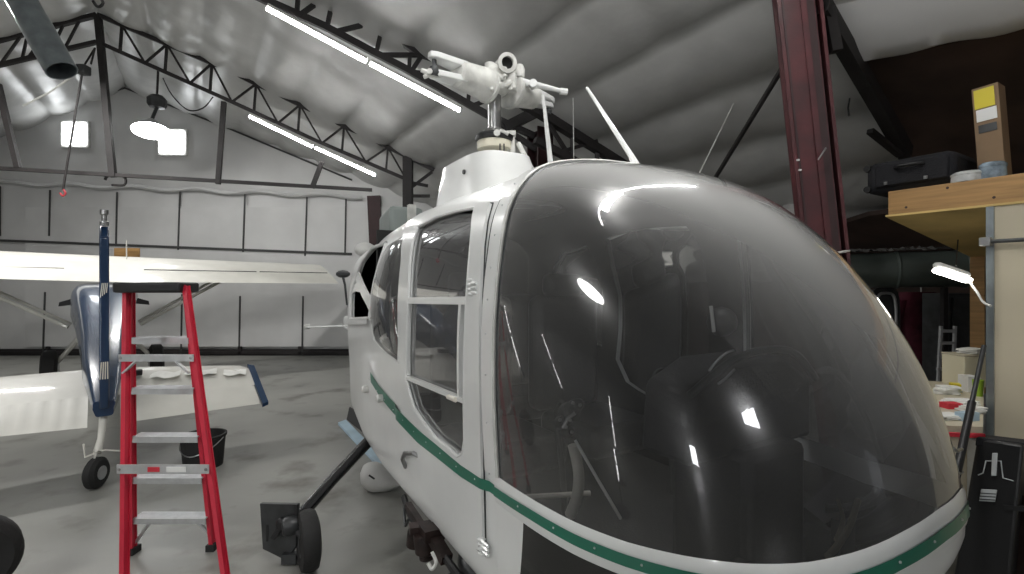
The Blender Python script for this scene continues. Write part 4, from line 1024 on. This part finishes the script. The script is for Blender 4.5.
# things on the loft
sc = thing('suitcase', Lf(-.02,.25,top), 'black soft suitcase lying at the left end of the loft', 'suitcase')
Rl = Matrix((LR, LB, V((0,0,1)))).transposed()
MB().box(Lf(.06,.33,top+.125), (.50,.42,.22), R=Rl).build('shell', M['suit'], sc, bevel=.05)
MB().box(Lf(.08,.115,top+.13), (.40,.02,.15), R=Rl).build('front_pocket', M['suit'], sc, bevel=.01)
for z in (.055,.20):
    MB().lathe(Lf(-.175,.14,top+z), [(0,-.02),(.022,-.02),(.025,0),(.022,.02),(0,.02)], LB, 14).build('wheel', M['rubber'], sc)
MB().tube(smoothpath([Lf(.0,.10,top+.17),Lf(.04,.07,top+.17),Lf(.12,.07,top+.17),Lf(.16,.10,top+.17)]), .01, 8).build('handle', M['black'], sc)
for s in (-.05,.17): MB().box(Lf(s,.095,top+.075), (.02,.01,.02), R=Rl).build('buckle', M['steel'], sc, smooth=False)
cbx = thing('cardboard_box', Lf(.53,.42,top), 'tall narrow cardboard box with a yellow label on the loft', 'box')
cR = Rl @ Matrix.Rotation(.05,3,'Y')
q0 = P(993,176,3.22)
bx0 = on_plane(993,172,Lf(0,.30,0),LB); bx0.z = top
MB().box(bx0+LB*.07+V((-.03,0,.31)), (.125,.13,.62), R=Rl@Matrix.Rotation(-.06,3,'Y')).build('carton', M['card'], cbx, bevel=.003, smooth=False)
def onbox(dx, z, w, h, mt, nm): MB().box(bx0+V((-.03,0,.31))+Rl@(Matrix.Rotation(-.06,3,'Y')@V((dx,.002,z-.31))), (w,.004,h), R=Rl@Matrix.Rotation(-.06,3,'Y')).build(nm, mt, cbx, smooth=False)
onbox(-.005,.545,.095,.12,M['yellow'],'yellow_label'); onbox(0,.44,.095,.075,M['tag'],'white_label'); onbox(.0,.355,.085,.05,M['gunmetal'],'printed_patch')
for u, v, r, h, mk_, lab in ((971,181,.075,.075,'wrap','pale blue wrapped roll on the loft beside the suitcase'),(994,177,.062,.085,'wrap','blue plastic wrapped jar at the foot of the tall cardboard box'),(968,184,.08,.05,'wrapw','white wrapped bundle on the loft edge in front of the blue roll')):
    c = on_plane(u, v, Lf(0,.10 if mk_!='wrapw' else .07,0), LB); c.z = top
    if mk_ == 'wrap' and u == 971: c += LB*.24
    elif mk_ == 'wrap': c -= LB*.02
    w = tag(MB().lathe(c, [(0,0),(r*.95,0),(r,.01),(r*.97,h*.8),(r*1.02,h*.84),(r*1.02,h),(r*.8,h+.012),(0,h+.01)], n=22).build('wrapped_jar', M[mk_]), lab, 'jar')
dk = thing('dark_board', Lf(.75,.55,top), 'dark board standing on the loft right of the cardboard box', 'board')
MB().slab([Lf(.58,.42,top),Lf(.80,.42,top),Lf(.80,.46,top),Lf(.58,.46,top)], (0,0,.42)).build('board_face', M['suit'], dk, smooth=False)

# big duct with foil lying on it
du = thing('duct_pipe', P(900,272,4.7), 'fat grey green duct pipe running behind the red column', 'pipe')
da, db = P(800,272,5.0), P(985,268,4.4); dax = (db-da).normalized(); DL = (db-da).length
MB().lathe(da, [(0,0),(.165,0),(.165,DL),(0,DL)], dax, 28).build('pipe', M['ductgreen'], du)
for t in (.2,.55,.9): MB().lathe(da+dax*DL*t, [(.17,-.015),(.178,0),(.17,.015)], dax, 28).build('seam_band', M['ductgreen'], du)
for t in (.3,.8):
    q = da+dax*DL*t; MB().bar(V((q.x,q.y,0)), q-V((0,0,.165)), .04,.04,(0,1,0)).build('support_leg', M['truss'], du, smooth=False)
rows = []
for i in range(41):
    t = i/40; q = da+dax*DL*lerp(.22,.92,t); row = []
    for j in range(6):
        an = lerp(.35,-.5,j/5); row.append(q+V((0,sin(an)*.18,cos(an)*.18))+V((0,0,.012+.03*abs(noise.noise(V((i*.6,j*.9,1))))+.02*noise.noise(V((i*1.7,j*2.2,4))))))
    rows.append(row)
tag(MB().grid(rows).build('foil_sheet', M['foil'], angle=10), 'crumpled silver foil strip lying along the top of the duct', 'foil')
# work lamp
wl = thing('work_lamp', P(952,272,3.0), 'white lit work lamp hanging under the loft on a white cord', 'light')
a, b2 = P(934,268,3.0), P(969,279,2.95)
MB().bar(a+V((0,0,.022)), b2+V((0,0,.017)), .07, .04).build('housing', M['white2'], wl, bevel=.02)
MB().bar(a-V((0,.005,.01)), b2-V((0,.005,.012)), .075, .03).build('lens', M['work'], wl, bevel=.012)
MB().tube(smoothpath([P(969,281,2.95),P(977,292,2.85),P(983,302,2.8),P(991,306,2.75)]), .006, 6).build('cord', M['white2'], wl)
MB().tube([P(956,266,3.02), P(958,240,3.35)], .004, 6).build('hanger', M['black'], wl)
# items in the dark behind
ch = thing('white_cabinet_door', P(885,330,4.9), 'grey white rounded hatch panel leaning below the duct', 'panel')
rr = []
for i in range(28):
    t = 2*pi*i/28; c_, s_ = cos(t), sin(t); rr.append(P(886+15*math.copysign(abs(c_)**.5,c_), 325+38*math.copysign(abs(s_)**.5,s_), 4.9))
MB().slab(rr, (0,.04,0)).build('panel', M['gunmetal'], ch, bevel=.01)
MB().tube([P(886+10*math.copysign(abs(cos(2*pi*i/28))**.5,cos(2*pi*i/28)), 325+32*math.copysign(abs(sin(2*pi*i/28))**.5,sin(2*pi*i/28)), 4.885) for i in range(29)], .014, 6).build('rim', M['alu'], ch)
q = P(886,362,4.92); MB().bar(V((q.x,q.y,0)), q, .05,.04,(0,1,0)).build('leg', M['gunmetal'], ch, smooth=False)
cl = thing('jacket', P(917,350,5.2), 'maroon jacket hanging in the dark behind the bubble', 'clothing')
rows = []
for i in range(15):
    t = i/14; w = .17+.10*min(1,t*4)-.02*t; row = []
    for j in range(24):
        an = 2*pi*j/24; row.append(P(917,lerp(292,410,t),5.2)+V((w*cos(an)*(1+.08*noise.noise(V((j*.8,i*.3,0)))), .10*sin(an)*(1+.25*noise.noise(V((j*.9,i*.3,5)))), 0)))
    rows.append(row)
MB().grid(rows, closed=True).add(rows[0],[tuple(range(24))]).build('body', M['maroon'], cl)
for s in (-1,1): MB().tube([P(917+s*17,300,5.2),P(917+s*24,335,5.2),P(917+s*25,385,5.15)], [.07,.065,.05], 12).build('sleeve', M['maroon'], cl)
MB().tube([P(921,262,5.2),P(921,292,5.2)], .006, 6).build('hanger_cord', M['white2'], cl)
sl2 = thing('stepladder', P(945,430,4.4), 'small grey aluminium ladder in the dark behind the bench', 'ladder')
for u0, u1 in ((941,934),(955,950)): MB().bar(P(u0,326,4.4), V((P(u1,396,4.4).x, 4.4, 0)), .02,.02,(0,1,0)).build('rail', M['alu'], sl2, smooth=False)
for i, v in enumerate((331,343,357,369,383)): MB().bar(P(940-i,v,4.38), P(955-i,v,4.38), .02,.025).build('rung', M['alu'], sl2, smooth=False)
tag(MB().box((P(972,352,4.75).x,4.8,.72), (.62,.3,1.44)).box((P(972,352,4.75).x,4.64,.72), (.56,.02,1.36)).build('dark_cabinet', M['gunmetal'], smooth=False), 'dark grey cupboard standing behind the bench', 'cupboard')
# workbench
wb = thing('workbench', P(965,440,2.9), 'cluttered white workbench seen between bubble and partition', 'workbench')
zw = .83
def Bp(u, v, z=zw): 
    y = (1.5-z)*FPX/(v-287); return P(u, v, y)
tp4 = [Bp(905,424), Bp(983,427), Bp(984,384), Bp(915,380)]
MB().slab([p-V((0,0,.03)) for p in tp4], (0,0,.03)).build('bench_top', M['beige'], wb, smooth=False)
MB().slab([Bp(905,425)-V((0,.012,.045)),Bp(983,428)-V((0,.012,.045)),Bp(983,428)-V((0,-.0,.045)),Bp(905,425)-V((0,-.0,.045))], (0,0,.02)).build('red_edge', M['redtag'], wb, smooth=False)
MB().slab([V((p.x,p.y,.25)) for p in (Bp(908,424)+V((0,.02,0)), Bp(985,427)+V((0,.02,0)), Bp(986,424)+V((0,.02,0)), Bp(908,421)+V((0,.02,0)))], (0,0,zw-.29)).build('front_panel', M['beige'], wb, smooth=False)
for p in tp4: MB().box((p.x*.985, p.y*.985+.03, zw/2-.03), (.05,.05,zw-.06)).build('leg', M['alu'], wb, smooth=False)
for k,(u,v,w,d,h,mn,nm,lab,cat) in enumerate(((951,408,.08,.06,.03,'redtag','red_packet','small red packet among the bench papers','packet'),(967,420,.09,.05,.04,'paleblue','blue_packet','pale blue packet at the bench front behind the pole','packet'),(948,418,.15,.10,.02,'paper','paper_stack','crumpled white papers on the bench front edge','paper'),(961,404,.15,.10,.025,'tag','paper_stack','white paper pile in the middle of the bench','paper'),(947,394,.13,.08,.05,'paper','paper_stack','tall paper pile beside the bubble on the bench','paper'),(955,392,.07,.05,.055,'yellow','yellow_packet','yellow packet on the bench papers','packet'),(972,412,.09,.09,.03,'paper','paper_stack','white papers beside the leaning pole','paper'),(969,391,.09,.07,.10,'tag','white_carton','small white carton on the bench in front of the beige box','box'),(978,396,.05,.04,.10,'lime','green_cup','lime green cup by the partition edge','cup'))):
    c = Bp(u, v); mb = MB()
    if nm == 'green_cup': mb.lathe(c, [(0,0),(.022,0),(.028,.10),(.026,.10),(.02,.01),(0,.01)], n=16)
    elif nm == 'paper_stack':
        for i in range(4): mb.box(c+V((.01*sin(i*3+k),.008*cos(i*5),h*(i+.5)/4+.002)), (w*(1-.05*i),d*(1-.05*i),h/4.2), .3*sin(i*2.3+k))
    else: mb.box(c+V((0,0,h/2)), (w,d,h), .2*k)
    tag(mb.build(nm, M[mn], smooth=nm=='green_cup'), lab, cat)
bb = thing('beige_box', Bp(972,386), 'beige metal box standing at the back of the workbench', 'box')
cB = Bp(974,386); MB().box(cB+V((0,.05,.10)), (.20,.18,.205)).build('case', mat('cream metal',(.66,.61,.44),.5,var=.02), bb, bevel=.006)
MB().box(cB+V((0,.05,.208)), (.206,.186,.012)).build('lid', M['beige'], bb, bevel=.003)
mb = MB()
for i in range(5): mb.box(cB+V((.02+.012*sin(i*2),.04,.220+.007*i)), (.12,.10,.006), .4*sin(i*1.9))
tag(mb.build('paper_stack', M['paper'], smooth=False), 'white papers on top of the beige metal box', 'paper')
# leaning pole and black tool case
po = thing('pole', P(960,470,2.2), 'grey pole with a black lower sleeve leaning by the partition', 'pole')
pt, pmid = P(984,346,2.45), P(972,402,2.32); dpo = (pmid-pt); pe = pt+dpo*(pt.z/(-dpo.z))
MB().tube([pt, pmid], .010, 10).build('shaft', M['gunmetal'], po)
MB().tube([pmid, pe], .016, 10).build('sleeve', M['black'], po)
for v in (449,472): MB().tube([P(962,v,2.18),P(957,v+2,2.15),P(953,v-1,2.15)], .007, 6).build('clamp', M['steel'], po)
tcx = thing('tool_case', P(990,540,1.95), 'tall black tool case with metal latches at lower right', 'case')
tl, tr = P(977,438,2.34), P(1024,445,2.19); bl, br_ = P(953,580,2.34), P(1008,584,2.19)
k_ = (tl.z-0.0)/(tl.z-bl.z); bl = tl.lerp(bl,k_); br_ = tr.lerp(br_,k_); bl.z = br_.z = 0
fn = (br_-bl).cross(tl-bl).normalized()
if fn.y > 0: fn = -fn
MB().slab([bl, br_, tr, tl], -fn*.22).build('shell', M['black'], tcx, bevel=.012)
LG = mat('bright latch metal', (.55,.58,.58), .4, .1)
def onc(u, v, o=.0): return on_plane(u, v, tl+fn*o, fn)
MB().slab([onc(976,437,.006),onc(1026,443,.006),onc(1025,452,.006),onc(975,446,.006)], -fn*.23).build('lid_rim', M['suit'], tcx, bevel=.006)
lt_ = MB().slab([onc(992,453,.03),onc(997.5,453,.03),onc(996.5,476,.03),onc(991,476,.03)], -fn*.01).build('latch', LG, tcx, bevel=.003)
MB().tube([onc(978,475,.026),onc(983,473,.026),onc(986,461,.026),onc(1001,461,.026),onc(1003,478,.026),onc(1018,482,.026)], .0028, 6).build('wire_bail', LG, lt_)
MB().slab([onc(981,489,.026),onc(997,490,.026),onc(995,502,.026),onc(979,501,.026)], -fn*.008).build('metal_plate', LG, tcx, bevel=.002)
ri = MB()
for t in (.3,.55,.8): ri.slab([onc(980.6-1.6*t,489+12*t,.028),onc(996.6-1.6*t,490+12*t,.028),onc(996.4-1.6*t,491+12*t,.028),onc(980.4-1.6*t,490+12*t,.028)], -fn*.003)
ri.build('plate_ribs', M['gunmetal'], tcx, smooth=False)
MB().bar(onc(1004,507,.02), onc(1030,509,.02), .02,.02).build('side_bar', M['black'], tcx, smooth=False)
bw = thing('brown_crate', P(1022,560,2.1), 'dark brown wooden crate behind the black tool case', 'crate')
cR_ = P(1030,560,2.15)
MB().box((cR_.x+.28,2.40,.28), (.40,.34,.56)).build('body', M['brown'], bw, smooth=False)
for z in (.12,.3,.48): MB().box((cR_.x+.28,2.225,z), (.41,.015,.12)).build('slat', M['brown'], bw, smooth=False)
# plastic sheet seen behind the column
rows = []
for i in range(13):
    rows.append([P(lerp(783,872,i/12)+j*1.5, lerp(205,222,j/5)-3*sin(i*.5), 5.9)+V((0,.05*sin(i*1.9+j),0)) for j in range(6)])
tag(MB().grid(rows).build('plastic_sheet', M['pillow']), 'pale plastic sheet hanging behind the red column', 'sheet')

# ------------------------------------------------------------------ camera, world, fill of the closed hall
w = bpy.data.worlds.new('hall'); SC.world = w; w.use_nodes = True
w.node_tree.nodes['Background'].inputs[0].default_value = (.9,.93,1,1); w.node_tree.nodes['Background'].inputs[1].default_value = .25
def area(loc, rot, sx, sy, e, name):
    l = bpy.data.lights.new(name, 'AREA'); l.shape = 'RECTANGLE'; l.size = sx; l.size_y = sy; l.energy = e; l.color = (1,.985,.96)
    o = bpy.data.objects.new(name, l); COL.objects.link(o); o.location = loc; o.rotation_euler = rot; return o
for x,y,z,r,e in ((-6.5,6.0,4.8,.56,120),(-5,-1.5,4.5,.56,130),(-8.5,2.5,4.3,.56,70),(.2,1.4,4.25,.9,40)):
    area((x,y,z),(0,0,r),1.3,.12,e,'fill_strip')  # unseen area lights added to brighten the hall, no fixtures behind them
cam = bpy.data.cameras.new('camera'); co = bpy.data.objects.new('camera', cam); COL.objects.link(co)
co.location = EYE; co.rotation_euler = (pi/2, 0, 0)
cam.sensor_width = 36; cam.lens = 36*FPX/1024; cam.clip_start = .02; cam.clip_end = 200
SC.camera = co
SC.view_settings.view_transform = 'Standard'; SC.view_settings.look = 'None'; SC.view_settings.exposure = .62
SC.cycles.use_denoising = True; SC.cycles.max_bounces = 10; SC.cycles.transparent_max_bounces = 16; SC.cycles.sample_clamp_indirect = 6
